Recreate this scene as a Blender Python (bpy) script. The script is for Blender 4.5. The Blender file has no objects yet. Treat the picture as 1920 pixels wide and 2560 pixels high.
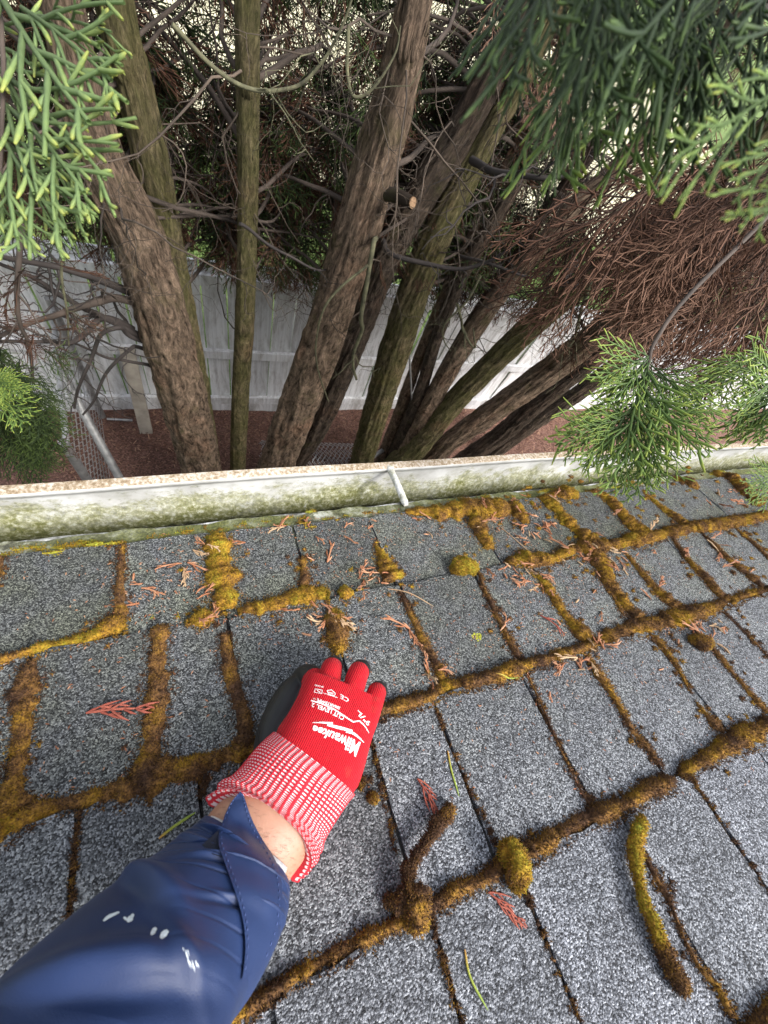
import bpy, bmesh, math, random
import numpy as np
from mathutils import Matrix, Vector
from mathutils.bvhtree import BVHTree

rng = np.random.default_rng(7)
random.seed(7)
scene = bpy.context.scene
COL = scene.collection

# ------------------------------------------------------------------ camera
# rows of RC: camera right, down and forward axes in world axes
# (X along the eave, Y outwards from the house, Z up)
RC = np.array([[0.919487, -0.251742, 0.301944], [-0.098404, -0.891004, -0.443203], [0.380606, 0.377807, -0.844039]])
U_, S_, V_ = np.linalg.svd(RC); RC = U_ @ V_
FPX = 1000.0                      # focal length in pixels of the 1920 x 2560 photograph
CAM = np.array([0.0, 0.0, 3.72])  # ground is z = 0
cam_d = bpy.data.cameras.new("camera")
cam = bpy.data.objects.new("camera", cam_d); COL.objects.link(cam)
cam_d.sensor_fit = 'VERTICAL'; cam_d.sensor_height = 36.0; cam_d.sensor_width = 27.0
cam_d.lens = 36.0 * FPX / 2560.0
cam_d.clip_start = 0.01; cam_d.clip_end = 2000.0
M4 = Matrix.Identity(4)
for i in range(3):
    M4[i][0] = RC[0][i]; M4[i][1] = -RC[1][i]; M4[i][2] = -RC[2][i]; M4[i][3] = CAM[i]
cam.matrix_world = M4
cam_d.dof.use_dof = True; cam_d.dof.focus_distance = 0.72; cam_d.dof.aperture_fstop = 9.5
scene.camera = cam

# ------------------------------------------------------------------ world, sun, exposure
SUN_EL, SUN_ROT = math.radians(48), math.radians(140)
world = bpy.data.worlds.new("World"); scene.world = world; world.use_nodes = True
wn = world.node_tree; wn.nodes.clear()
wo = wn.nodes.new("ShaderNodeOutputWorld"); wb = wn.nodes.new("ShaderNodeBackground")
ws = wn.nodes.new("ShaderNodeTexSky"); ws.sky_type = 'NISHITA'; ws.sun_disc = False
ws.sun_elevation = SUN_EL; ws.sun_rotation = SUN_ROT; ws.air_density = 1.0; ws.dust_density = 4.0; ws.ozone_density = 1.0
wh = wn.nodes.new("ShaderNodeHueSaturation"); wh.inputs["Saturation"].default_value = 0.35
wn.links.new(ws.outputs[0], wh.inputs["Color"]); wn.links.new(wh.outputs[0], wb.inputs[0])
wb.inputs[1].default_value = 0.125; wn.links.new(wb.outputs[0], wo.inputs[0])
sd = bpy.data.lights.new("sun", 'SUN'); sd.energy = 1.5; sd.angle = math.radians(18); sd.color = (1.0, 0.96, 0.9)
so = bpy.data.objects.new("sun", sd); COL.objects.link(so)
sdir = Vector((math.sin(SUN_ROT) * math.cos(SUN_EL), math.cos(SUN_ROT) * math.cos(SUN_EL), math.sin(SUN_EL)))
so.rotation_euler = sdir.to_track_quat('Z', 'Y').to_euler(); so.location = (0, 0, 12)
vs = scene.view_settings
vs.view_transform = 'Standard'; vs.look = 'None'; vs.exposure = 1.55; vs.gamma = 1.0; vs.use_curve_mapping = False

# ------------------------------------------------------------------ measuring helpers (photo pixel -> place)
def ray(px, py):
    return RC.T @ np.array([(px - 960) / FPX, (py - 1280) / FPX, 1.0])
def atY(px, py, Y):
    r = ray(px, py); return CAM + r * (Y / r[1])
def atD(px, py, d):
    return CAM + ray(px, py) * d
PITCH = math.atan(4 / 12)
DN = np.array([0, math.cos(PITCH), -math.sin(PITCH)])
NN = np.array([0, math.sin(PITCH), math.cos(PITCH)])
XX = np.array([1.0, 0, 0])
HR = 0.5
R0 = CAM - HR * NN
def roof_uv(px, py):
    r = ray(px, py); t = -HR / (r @ NN); P = r * t
    return P[0], P @ DN
def roof_scale(px, py):                       # metres per pixel on the roof
    r = ray(px, py); return (-HR / (r @ NN)) / FPX
def RP(u, v, z=0.0):
    return R0 + XX * u + DN * v + NN * z

# ------------------------------------------------------------------ mesh helpers
class MB:
    def __init__(self):
        self.V = []; self.F = []; self.n = 0; self.mi = []; self.A = []
    def add(self, V, F, mi=0, a=None):
        V = np.asarray(V, float).reshape(-1, 3)
        F = np.asarray(F, int)
        self.V.append(V); self.F.append(F + self.n); self.mi.append(np.full(len(F), mi))
        self.A.append(np.zeros(len(V)) if a is None else np.broadcast_to(np.asarray(a, float), (len(V),)))
        self.n += len(V)
    def mesh(self, name, mats, smooth=True, attr=None):
        V = np.concatenate(self.V); me = bpy.data.meshes.new(name)
        me.vertices.add(len(V)); me.vertices.foreach_set("co", V.ravel())
        sizes = np.concatenate([np.full(len(f), f.shape[1]) for f in self.F])
        loops = np.concatenate([f.ravel() for f in self.F])
        me.loops.add(len(loops)); me.loops.foreach_set("vertex_index", loops.astype(np.int32))
        me.polygons.add(len(sizes))
        st = np.concatenate([[0], np.cumsum(sizes)[:-1]])
        me.polygons.foreach_set("loop_start", st.astype(np.int32))
        me.polygons.foreach_set("material_index", np.concatenate(self.mi).astype(np.int32))
        me.polygons.foreach_set("use_smooth", np.full(len(sizes), smooth))
        for m in (mats if isinstance(mats, (list, tuple)) else [mats]): me.materials.append(m)
        if attr:
            at = me.attributes.new(attr, 'FLOAT', 'POINT'); at.data.foreach_set("value", np.concatenate(self.A))
        me.update(calc_edges=True); me.validate()
        return me
def link(name, me, parent=None, **kw):
    o = bpy.data.objects.new(name, me); COL.objects.link(o)
    if parent is not None: o.parent = parent
    for k, v in kw.items(): o[k] = v
    return o
def empty(name, loc, **kw):
    o = bpy.data.objects.new(name, None); COL.objects.link(o); o.location = loc; o.empty_display_size = 0.1
    for k, v in kw.items(): o[k] = v
    return o
def place(o, parent):
    """parent keeping the world position (parents here are unrotated empties)"""
    o.parent = parent; o.location = Vector(o.location) - Vector(parent.location)
    return o
def grid_faces(n, m, close_u=False):
    i = np.arange(n - 1)[:, None]; j = np.arange(m if close_u else m - 1)[None, :]
    j2 = (j + 1) % m
    return np.stack([i * m + j, i * m + j2, (i + 1) * m + j2, (i + 1) * m + j], -1).reshape(-1, 4)
def frames(P):
    T = np.gradient(P, axis=0); T /= np.linalg.norm(T, axis=1)[:, None] + 1e-12
    N = np.zeros_like(P); a = np.array([0.31, 0.82, 0.48])
    n = np.cross(T[0], a); n /= np.linalg.norm(n)
    for i in range(len(P)):
        n = n - T[i] * (n @ T[i]); n /= np.linalg.norm(n) + 1e-12; N[i] = n
    return T, N, np.cross(T, N)
def tube(P, r, k=5, cap=True):
    P = np.asarray(P, float); n = len(P); r = np.broadcast_to(np.asarray(r, float), (n,))
    T, N, B = frames(P)
    a = np.arange(k) * 2 * math.pi / k
    V = P[:, None] + r[:, None, None] * (np.cos(a)[None, :, None] * N[:, None] + np.sin(a)[None, :, None] * B[:, None])
    V = V.reshape(-1, 3); F = grid_faces(n, k, True)
    return V, F
def add_tube(mb, P, r, k=5, mi=0, a=None, cap=True):
    V, F = tube(P, r, k); n = len(P)
    if a is not None and np.ndim(a) == 1: a = np.repeat(a, k)
    mb.add(V, F, mi, a)
    if cap and k <= 8:
        if k == 4:
            mb.add(V[:4], [[3, 2, 1, 0]], mi, None if a is None else np.broadcast_to(a, (len(V),))[:4])
            mb.add(V[-4:], [[0, 1, 2, 3]], mi, None if a is None else np.broadcast_to(a, (len(V),))[-4:])
        else:
            mb.add(V[:k], [list(range(k))[::-1]], mi, None if a is None else np.broadcast_to(a, (len(V),))[:k])
            mb.add(V[-k:], [list(range(k))], mi, None if a is None else np.broadcast_to(a, (len(V),))[-k:])
def add_box(mb, lo, hi, mi=0):
    x0, y0, z0 = lo; x1, y1, z1 = hi
    V = [(x0,y0,z0),(x1,y0,z0),(x1,y1,z0),(x0,y1,z0),(x0,y0,z1),(x1,y0,z1),(x1,y1,z1),(x0,y1,z1)]
    mb.add(V, [(3,2,1,0),(4,5,6,7),(0,1,5,4),(1,2,6,5),(2,3,7,6),(3,0,4,7)], mi)
def spline(P, n):
    """Catmull-Rom resample of the control points to n points"""
    P = np.asarray(P, float)
    if len(P) == 2: return P[0] + (P[1] - P[0]) * np.linspace(0, 1, n)[:, None]
    Q = np.vstack([2 * P[0] - P[1], P, 2 * P[-1] - P[-2]])
    t = np.linspace(0, len(P) - 1 - 1e-9, n); i = t.astype(int); f = (t - i)[:, None]
    a, b, c, d = Q[i], Q[i + 1], Q[i + 2], Q[i + 3]
    return 0.5 * (2 * b + (c - a) * f + (2 * a - 5 * b + 4 * c - d) * f ** 2 + (3 * b - a - 3 * c + d) * f ** 3)
_ph = rng.uniform(0, 6.28, (6, 3, 8)); _fr = rng.normal(0, 1, (6, 3, 8))
def vnoise(P, s=1.0, seed=0):
    """smooth cheap noise in about -1..1, P (..., 3) in metres, s in cycles per metre"""
    P = np.asarray(P, float) * s; out = 0
    for k in range(8):
        d = _fr[seed % 6, :, k] * 2.2
        out = out + np.sin(P @ d + _ph[seed % 6, 0, k] + 1.3 * np.sin(P @ np.roll(d, 1) * 0.7 + _ph[seed % 6, 1, k]))
    return out / 4.0

# ------------------------------------------------------------------ material helpers
class N:
    def __init__(self, name):
        self.m = bpy.data.materials.new(name); self.m.use_nodes = True
        self.t = self.m.node_tree; self.b = self.t.nodes["Principled BSDF"]
    def n(self, typ, **kw):
        nd = self.t.nodes.new("ShaderNode" + typ)
        for k, v in kw.items():
            if k.startswith('_'): setattr(nd, k[1:], v)
            else: nd.inputs[k.replace('_', ' ')].default_value = v
        return nd
    def l(self, a, b): self.t.links.new(a, b)
    def coord(self, which="Object"): return self.n("TexCoord").outputs[which]
    def mapping(self, src, scale=(1, 1, 1), rot=(0, 0, 0)):
        mp = self.n("Mapping"); mp.inputs["Scale"].default_value = scale; mp.inputs["Rotation"].default_value = rot
        self.l(src, mp.inputs[0]); return mp.outputs[0]
    def noise(self, src, scale, detail=4.0, rough=0.55, dist=0.0):
        nd = self.n("TexNoise", Scale=scale, Detail=detail, Roughness=rough, Distortion=dist)
        if src is not None: self.l(src, nd.inputs["Vector"])
        return nd.outputs["Fac"]
    def ramp(self, src, stops, interp='LINEAR'):
        r = self.n("ValToRGB"); r.color_ramp.interpolation = interp
        e = r.color_ramp.elements
        while len(e) < len(stops): e.new(0.5)
        for i, (p, c) in enumerate(stops):
            e[i].position = p; e[i].color = (*c, 1) if len(c) == 3 else c
        self.l(src, r.inputs[0]); return r.outputs[0]
    def mix(self, fac, a, b, mode='MIX'):
        mx = self.n("Mix", _data_type='RGBA', _blend_type=mode)
        for s, v in ((mx.inputs[0], fac), (mx.inputs[6], a), (mx.inputs[7], b)):
            if hasattr(v, 'links'): self.l(v, s)
            elif isinstance(v, (int, float)): s.default_value = v
            else: s.default_value = (*v, 1)
        return mx.outputs[2]
    def math(self, op, a, b=0.0, c=0.0):
        nd = self.n("Math", _operation=op)
        for s, v in zip(nd.inputs, (a, b, c)):
            if hasattr(v, 'links'): self.l(v, s)
            else: s.default_value = v
        return nd.outputs[0]
    def bump(self, h, strength=0.5, dist=0.01, prev=None):
        bp = self.n("Bump", Strength=strength, Distance=dist); self.l(h, bp.inputs["Height"])
        if prev is not None: self.l(prev, bp.inputs["Normal"])
        return bp.outputs[0]
    def fin(self, color=None, rough=None, normal=None, **kw):
        for s, v in (("Base Color", color), ("Roughness", rough), ("Normal", normal)):
            if v is None: continue
            if hasattr(v, 'links'): self.l(v, self.b.inputs[s])
            elif isinstance(v, (int, float)): self.b.inputs[s].default_value = v
            else: self.b.inputs[s].default_value = (*v, 1)
        for k, v in kw.items(): self.b.inputs[k.replace('_', ' ')].default_value = v
        return self.m
def attr(n, name): 
    a = n.n("Attribute", _attribute_name=name); return a.outputs["Fac"]
def sep(n, src):
    s = n.n("SeparateXYZ"); n.l(src, s.inputs[0]); return s.outputs

def mat_shingle():
    n = N("asphalt_granules"); c = n.coord("Object")
    mp = n.mapping(c)
    v1 = n.n("TexVoronoi", Scale=760.0); n.l(mp, v1.inputs["Vector"])
    col = sep(n, v1.outputs["Color"])[0]
    gran = n.ramp(col, [(0.0, (0.016, 0.017, 0.020)), (0.26, (0.058, 0.062, 0.071)), (0.58, (0.16, 0.171, 0.194)), (0.86, (0.34, 0.360, 0.40)), (1.0, (0.52, 0.545, 0.59))])
    big = n.noise(c, 9.0, 5.0)
    patch = n.ramp(big, [(0.3, (0.66, 0.66, 0.66)), (0.7, (1.1, 1.1, 1.1))])
    g2 = n.mix(1.0, gran, patch, 'MULTIPLY')
    oi = n.n("ObjectInfo").outputs["Random"]
    g2 = n.mix(1.0, g2, n.ramp(oi, [(0.0, (0.80, 0.80, 0.79)), (1.0, (1.10, 1.10, 1.12))]), 'MULTIPLY')
    # algae film, with blotches of its own, heaviest along the wet courses by the gutter
    v = attr(n, "eave")
    alg = n.math('MULTIPLY', n.ramp(n.noise(c, 16.0, 6.0, 0.65), [(0.34, (0, 0, 0)), (0.72, (1, 1, 1))]), v)
    tint = n.mix(1.0, g2, (0.55, 0.56, 0.38), 'MULTIPLY')
    damp = n.math('MULTIPLY', n.math('POWER', v, 1.5), n.ramp(n.noise(c, 7.0, 6.0, .7), [(0.3, (.35, .35, .35)), (0.6, (1, 1, 1))]))
    g2 = n.mix(damp, g2, n.mix(1.0, g2, (0.56, 0.55, 0.47), 'MULTIPLY'))
    g3 = n.mix(alg, g2, tint)
    bald = n.ramp(n.noise(c, 22.0, 7.0, .75), [(0.60, (0, 0, 0)), (0.70, (1, 1, 1))]); g3 = n.mix(n.math('MULTIPLY', bald, .5), g3, (0.03, 0.029, 0.028))
    lic = n.ramp(n.noise(c, 55.0, 3.0), [(0.735, (0, 0, 0)), (0.77, (1, 1, 1))])
    g4 = n.mix(n.math('MULTIPLY', lic, 0.35), g3, (0.33, 0.36, 0.27))
    h = n.math('SUBTRACT', 1.0, n.math('MULTIPLY', v1.outputs["Distance"], 1.2))
    hh = n.math('ADD', h, n.math('MULTIPLY', col, 0.8))
    return n.fin(g4, 0.78, n.bump(hh, .8, 0.0013), Specular_IOR_Level=0.3)
def mat_simple(name, col, rough=0.7, var=0.25, scale=20.0, bump=0.2, bdist=0.004, **kw):
    n = N(name); c = n.coord(); f = n.noise(c, scale, 6.0)
    a = tuple(x * (1 - var) for x in col); b = tuple(min(1, x * (1 + var)) for x in col)
    return n.fin(n.ramp(f, [(0.3, a), (0.7, b)]), rough, n.bump(n.noise(c, scale * 3, 4.0), bump, bdist), **kw)
def mat_moss():
    n = N("moss"); c = n.coord(); a = attr(n, "tone")
    f = n.noise(c, 40.0, 4.0)
    t = n.math('ADD', n.math('MULTIPLY', a, 0.75), n.math('MULTIPLY', n.math('SUBTRACT', f, 0.5), 1.25))
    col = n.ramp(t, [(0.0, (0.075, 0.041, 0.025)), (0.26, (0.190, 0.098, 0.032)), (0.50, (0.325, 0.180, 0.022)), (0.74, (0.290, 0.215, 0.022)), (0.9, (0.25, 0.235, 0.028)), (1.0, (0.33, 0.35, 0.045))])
    f2 = n.ramp(n.noise(c, 420.0, 2.0), [(0.3, (0.45, 0.45, 0.45)), (0.7, (1.35, 1.35, 1.35))])
    return n.fin(n.mix(1.0, col, f2, 'MULTIPLY'), 0.9, n.bump(n.noise(c, 600.0, 3.0), 0.6, 0.002), Specular_IOR_Level=0.15)
def mat_dirt():
    n = N("roof_dirt"); c = n.coord(); f = n.noise(c, 120.0, 6.0, 0.7)
    return n.fin(n.ramp(f, [(0.3, (0.018, 0.012, 0.009)), (0.55, (0.06, 0.036, 0.02)), (0.75, (0.13, 0.085, 0.045))]), 0.95, n.bump(f, 1.0, 0.004))
def mat_bark(name, base, dark, moss=0.3):
    n = N(name); uv = n.coord("UV"); o = n.coord("Object")
    st = n.mapping(uv, (1, 1, 1))
    mp = n.mapping(uv, (26.0, 7.0, 1.0)); f1 = n.noise(mp, 1.0, 10.0, 0.75, 1.6)
    mp2 = n.mapping(uv, (95.0, 26.0, 1.0)); f2 = n.noise(mp2, 1.0, 8.0, 0.8, 0.8)
    f = n.math('ADD', n.math('MULTIPLY', f1, 0.6), n.math('MULTIPLY', f2, 0.4))
    col = n.ramp(f, [(0.40, dark), (0.47, tuple(x*.6 for x in base)), (0.53, tuple(x * 1.15 for x in base)), (0.62, tuple(min(1, x * 2.2) for x in base))])
    red = n.ramp(n.noise(o, 4.5, 3.0), [(0.5, (0, 0, 0)), (0.72, (1, 1, 1))])
    col = n.mix(n.math('MULTIPLY', red, 0.3), col, n.mix(1.0, col, (1.25, 0.8, 0.62), 'MULTIPLY'))
    mg = n.ramp(n.noise(o, 7.0, 6.0, 0.7), [(0.62 - moss * 0.35, (0, 0, 0)), (0.82 - moss * 0.35, (1, 1, 1))])
    mcol = n.ramp(f2, [(0.3, (0.03, 0.032, 0.008)), (0.7, (0.13, 0.135, 0.035))])
    col = n.mix(n.math('MULTIPLY', mg, 0.6), col, mcol)
    return n.fin(col, 0.92, n.bump(f, 1.0, 0.05), Specular_IOR_Level=0.2)
def mat_leaf(name, stops, rough=0.55, trans=0.25):
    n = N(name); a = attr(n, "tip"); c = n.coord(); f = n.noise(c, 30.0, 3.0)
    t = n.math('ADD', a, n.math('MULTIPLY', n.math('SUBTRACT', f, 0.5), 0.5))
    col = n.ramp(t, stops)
    tr = n.n("BsdfTranslucent"); n.l(col, tr.inputs[0])
    mx = n.n("MixShader"); mx.inputs[0].default_value = trans
    out = n.t.nodes["Material Output"]
    n.l(n.b.outputs[0], mx.inputs[1]); n.l(tr.outputs[0], mx.inputs[2]); n.l(mx.outputs[0], out.inputs[0])
    return n.fin(col, rough, None, Specular_IOR_Level=0.3)

MAT = {}
MAT['shingle'] = mat_shingle()
MAT['deck'] = mat_simple("roof_underlayer", (0.06, 0.058, 0.055), 0.9, 0.4, 200, 0.8, 0.003)
MAT['moss'] = mat_moss(); MAT['dirt'] = mat_dirt()
MAT['bark'] = mat_bark("cypress_bark", (0.225, 0.162, 0.115), (0.024, 0.016, 0.010), 0.22)
MAT['bark_moss'] = mat_bark("mossy_cypress_bark", (0.18, 0.145, 0.082), (0.024, 0.019, 0.010), 0.75)
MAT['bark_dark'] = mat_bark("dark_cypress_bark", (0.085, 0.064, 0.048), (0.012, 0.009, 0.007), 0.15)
MAT['twig'] = mat_simple("bare_twig", (0.05, 0.037, 0.029), 0.9, 0.5, 9, 0.4, 0.004)
MAT['twig_dark'] = mat_simple("dark_twig", (0.028, 0.022, 0.02), 0.85, 0.4, 9, 0.4, 0.004)
MAT['twig_moss'] = mat_simple("lichened_twig", (0.085, 0.082, 0.045), 0.9, 0.6, 30, 0.5, 0.004)
MAT['green'] = mat_leaf("cypress_green", [(0.0, (0.042, 0.072, 0.025)), (0.5, (0.105, 0.175, 0.045)), (0.85, (0.20, 0.29, 0.06)), (1.0, (0.36, 0.41, 0.08))])
MAT['green_pale'] = mat_leaf("cypress_pale_green", [(0.0, (0.095, 0.135, 0.060)), (0.5, (0.175, 0.26, 0.105)), (0.85, (0.27, 0.36, 0.12)), (1.0, (0.42, 0.46, 0.12))], .6, .35)
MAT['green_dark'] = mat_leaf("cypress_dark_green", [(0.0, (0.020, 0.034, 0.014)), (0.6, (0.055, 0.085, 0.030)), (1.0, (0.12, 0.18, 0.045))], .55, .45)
MAT['brown'] = mat_leaf("cypress_dead_brown", [(0.0, (0.018, 0.009, 0.005)), (0.55, (0.072, 0.032, 0.018)), (1.0, (0.17, 0.088, 0.056))], 0.8, 0.15)
MAT['litter'] = mat_leaf("dry_sprig_orange", [(0.0, (0.17, 0.065, 0.032)), (0.5, (0.36, 0.150, 0.075)), (1.0, (0.52, 0.31, 0.19))], 0.7, 0.1)
MAT['litter_pale'] = mat_leaf("dry_sprig_pale", [(0.0, (0.30, 0.18, 0.10)), (1.0, (0.50, 0.36, 0.22))], 0.7, 0.1)
MAT['needle'] = mat_leaf("fallen_needle", [(0.0, (0.42, 0.22, 0.05)), (0.4, (0.30, 0.34, 0.05)), (1.0, (0.26, 0.36, 0.07))], 0.6, 0.1)
# ================================================================== HOUSE: roof, wall, fascia
VB = [0.445, 0.2975, 0.1285, -0.0425, -0.2115, -0.3805, -0.5495, -0.7185, -0.8875, -1.0565]
def ztop(v):
    """height of the shingle tops above the deck"""
    v = np.asarray(v, float); out = np.full(v.shape, 0.002)
    for i in range(len(VB) - 1):
        m = (v <= VB[i]) & (v > VB[i + 1]); t = (v - VB[i + 1]) / (VB[i] - VB[i + 1])
        out = np.where(m, 0.004 + 0.006 * t, out)
    return out
house = empty("house", (0, -1.0, 0), label="house with a mossy grey shingle roof sloping down to a white gutter", category="house")
UL, UR = -2.2, 4.6
mb = MB()
for (v0, v1, z0, z1) in [(-2.6, 0.47, -0.03, 0.0)]:
    c = [RP(UL, v0, z0), RP(UR, v0, z0), RP(UR, v1, z0), RP(UL, v1, z0), RP(UL, v0, z1), RP(UR, v0, z1), RP(UR, v1, z1), RP(UL, v1, z1)]
    mb.add(c, [(3,2,1,0),(4,5,6,7),(0,1,5,4),(1,2,6,5),(2,3,7,6),(3,0,4,7)])
roof = place(link("roof", mb.mesh("roof", MAT['deck'], False)), house)
# drip edge: bent white metal along the eave
wm = N("white_painted_metal"); c = wm.coord()
f = wm.noise(c, 30.0, 7.0, 0.7)
wmc = wm.ramp(f, [(0.40, (0.04, 0.04, 0.03)), (0.5, (0.22, 0.22, 0.20)), (0.60, (0.60, 0.61, 0.60))])
MAT['drip'] = wm.fin(wmc, 0.5, wm.bump(f, 0.2, 0.002))
xs = np.linspace(UL, UR, 260)
prof = [(0.40, 0.0008), (0.4735, 0.0012), (0.4765, 0.0006), (0.4775, -0.004), (0.4765, -0.018)]
V = []
for x in xs:
    for (v, z) in prof:
        wob = 0.0012 * math.sin(x * 23) + 0.0008 * math.sin(x * 61 + 1)
        V.append(RP(x, v + (wob if v > .47 else 0), z))
mb = MB(); mb.add(V, grid_faces(len(xs), len(prof)))
place(link("drip_edge", mb.mesh("drip_edge", MAT['drip'], False)), house)
mb = MB(); ye, ze = R0[1] + .455 * DN[1], CAM[2] - 0.655
add_box(mb, (UL, ye - 0.185, ze - 0.155), (UR, ye - 0.165, ze + 0.0))
MAT['trim'] = mat_simple("white_trim_paint", (0.68, 0.68, 0.66), 0.6, 0.1, 12, 0.1)
place(link("fascia", mb.mesh("fascia", MAT['trim'], False)), house)
mb = MB(); add_box(mb, (UL + .1, -3.0, 0.0), (UR - .1, -0.25, CAM[2] - 0.80))
place(link("wall", mb.mesh("wall", mat_simple("house_wall_paint", (0.5, 0.49, 0.45), 0.8, 0.12, 6), False)), house)
mb = MB(); add_box(mb, (UL, -0.24, ze - 0.17), (UR, ye - 0.19, ze - 0.157))
place(link("soffit", mb.mesh("soffit", MAT['trim'], False)), house)

# joints between tabs, measured course by course
SLOT_PX = {
 0: [(5,1440),(307,1450),(555,1440),(758,1430),(965,1415),(1205,1340),(1415,1312),(1565,1305),(1662,1283),(1735,1225),(1855,1235)],
 1: [(75,1709),(399,1700),(590,1740),(839,1590),(1050,1595),(1240,1545),(1405,1540),(1530,1480),(1635,1480),(1745,1440),(1845,1425),(1885,1370)],
 2: [(193,2150),(505,1990),(950,1950),(1130,1890),(1377,1839),(1539,1769),(1690,1682),(1835,1697),(1863,1596)],
 3: [(1085,2350),(1380,2410),(1665,2260),(1820,2100)],
}
def tab_mesh(u0, u1, i, seed):
    r = np.random.default_rng(seed)
    v1, v0 = VB[i], VB[i + 1] - 0.012
    n, m = 9, 9
    uu = np.linspace(0, 1, n); vv = np.linspace(0, 1, m)
    A, B = np.meshgrid(uu, vv, indexing='ij')
    wob_l = r.normal(0, 0.0009, m); wob_r = r.normal(0, 0.0009, m); wob_b = r.normal(0, 0.0011, n)
    Uc = u0 + (u1 - u0) * A + wob_l[None] * (1 - A) + wob_r[None] * A
    Vc = v0 + (v1 - v0) * B + (wob_b[:, None]) * B
    th = 0.0
    Z = 0.004 + 0.006 * (Vc - VB[i + 1]) / (VB[i] - VB[i + 1]) + 0.0007 * np.sin(A * 5 + seed) * np.sin(B * 4 + seed * 2)
    edge = (A == 0) | (A == 1) | (B == 1); Z = Z - 0.0004 * edge
    corner = ((A == 0) | (A == 1)) & (B == 1); Vc = Vc - 0.004 * corner; 
    P = RP(0, 0) + Uc[..., None] * XX + Vc[..., None] * DN + Z[..., None] * NN
    P = P.reshape(-1, 3); F = grid_faces(n, m)
    ev = np.clip((Vc.ravel() + 0.06) / 0.36, 0, 1)
    # skirt: left, butt, right
    ring = [(0, j) for j in range(m)] + [(k, m - 1) for k in range(1, n)] + [(n - 1, j) for j in range(m - 2, -1, -1)]
    idx = [a * m + b for a, b in ring]
    low = P[idx] - NN * (Z.ravel()[idx] - 0.0006)[:, None]
    mb = MB()
    allV = np.vstack([P, P[idx], low]); F2 = []
    base = len(P); b2 = base + len(idx)
    for k in range(len(idx) - 1): F2.append((base + k, base + k + 1, b2 + k + 1, b2 + k))
    o = np.array([*RP((u0 + u1) / 2, (v0 + v1) / 2, 0)])
    mb.add(allV - o, np.vstack([F[:, ::-1], np.array(F2)]), 0, np.concatenate([ev, np.zeros(2 * len(low))]))
    return mb, o
SLOTS = {}
rest = MB(); nsh = 0
for i in range(len(VB) - 1):
    us = sorted(roof_uv(*p)[0] for p in SLOT_PX.get(i, []))
    r = np.random.default_rng(100 + i)
    if not us: us = [r.uniform(-.2, 0)]
    us = [u for k, u in enumerate(us)]
    while us[0] > UL: us.insert(0, us[0] - r.uniform(0.11, 0.2))
    while us[-1] < UR: us.append(us[-1] + r.uniform(0.11, 0.2))
    SLOTS[i] = us
    for k in range(len(us) - 1):
        g = 0.0020
        mb_, o_ = tab_mesh(max(us[k], UL) + g, min(us[k + 1], UR) - g, i, i * 97 + k)
        if -1.1 < us[k] < 2.6 and i < 7:
            s = link("shingle", mb_.mesh("shingle", MAT['shingle'], True, "eave")); s.location = o_
            s.parent = roof; s.location = Vector(o_) - Vector(house.location) - Vector(roof.location); nsh += 1
        else:
            rest.add(mb_.V[0] + o_, mb_.F[0], 0, mb_.A[0])
o = link("shingle", rest.mesh("shingle", MAT['shingle'], True, "eave"), kind="stuff")
o.parent = roof; o.location = -Vector(house.location) - Vector(roof.location)
# starter strip under the first course
mb = MB(); xs = np.linspace(UL, UR, 300)
V = [RP(x, v + (0.0025 * math.sin(x * 37) + 0.002 * math.sin(x * 91) if v > .46 else 0), z) for x in xs for (v, z) in ((0.40, 0.0022), (0.455, 0.0026), (0.4742, 0.0022), (0.4746, 0.0014))]
mb.add(V, grid_faces(len(xs), 4)[:, ::-1], 0, 1.0)
sn = N("lichen_crusted_strip"); c = sn.coord(); f = sn.noise(c, 45.0, 8.0, .75); f2 = sn.noise(c, 5.0, 3.0); f3 = sn.noise(c, 260.0, 4.0)
cr = sn.ramp(f, [(0.36, (0.025, 0.026, 0.022)), (0.46, (0.075, 0.075, 0.05)), (0.53, (0.20, 0.205, 0.14)), (0.62, (0.44, 0.45, 0.40))])
gr = sn.ramp(f3, [(0.3, (0.04, 0.05, 0.012)), (0.7, (0.16, 0.17, 0.04))])
MAT['starter'] = sn.fin(sn.mix(sn.ramp(f2, [(0.45, (0, 0, 0)), (0.62, (.85, .85, .85))]), cr, gr), .9, sn.bump(sn.math('ADD', f, sn.math('MULTIPLY', f3, .6)), 1.0, .003))
o = link("starter_strip", mb.mesh("starter_strip", MAT['starter'], False, "eave")); o.parent = roof
o.location = -Vector(house.location) - Vector(roof.location)

# ================================================================== RAIN GUTTER
gx = 0.8
gut = empty("rain_gutter", (gx, 0.33, CAM[2] - 0.74), label="white metal rain gutter streaked with green algae along the roof edge", category="gutter")
gm = N("gutter_paint"); c = gm.coord(); xyz = sep(gm, c)
alg_n = gm.noise(gm.mapping(c, (1.0, 1.0, 1.6)), 34.0, 10.0, 0.8)
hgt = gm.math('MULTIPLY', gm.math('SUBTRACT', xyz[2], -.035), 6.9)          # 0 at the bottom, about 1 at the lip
longn = gm.noise(gm.mapping(c, (2.2, 0.2, 0.2)), 2.0, 3.0)
amt = gm.math('ADD', gm.math('MULTIPLY', alg_n, 1.5), gm.math('SUBTRACT', gm.math('MULTIPLY', longn, 1.1), gm.math('ADD', hgt, .34)))
film = gm.ramp(amt, [(0.22, (0, 0, 0)), (0.40, (0.7, 0.7, 0.7)), (0.66, (1, 1, 1))])
spk = gm.noise(c, 120.0, 5.0, 0.7)
fcol = gm.ramp(spk, [(0.3, (0.055, 0.06, 0.018)), (0.48, (0.19, 0.195, 0.065)), (0.58, (0.36, 0.36, 0.22)), (0.68, (0.60, 0.61, 0.54))])
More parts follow.
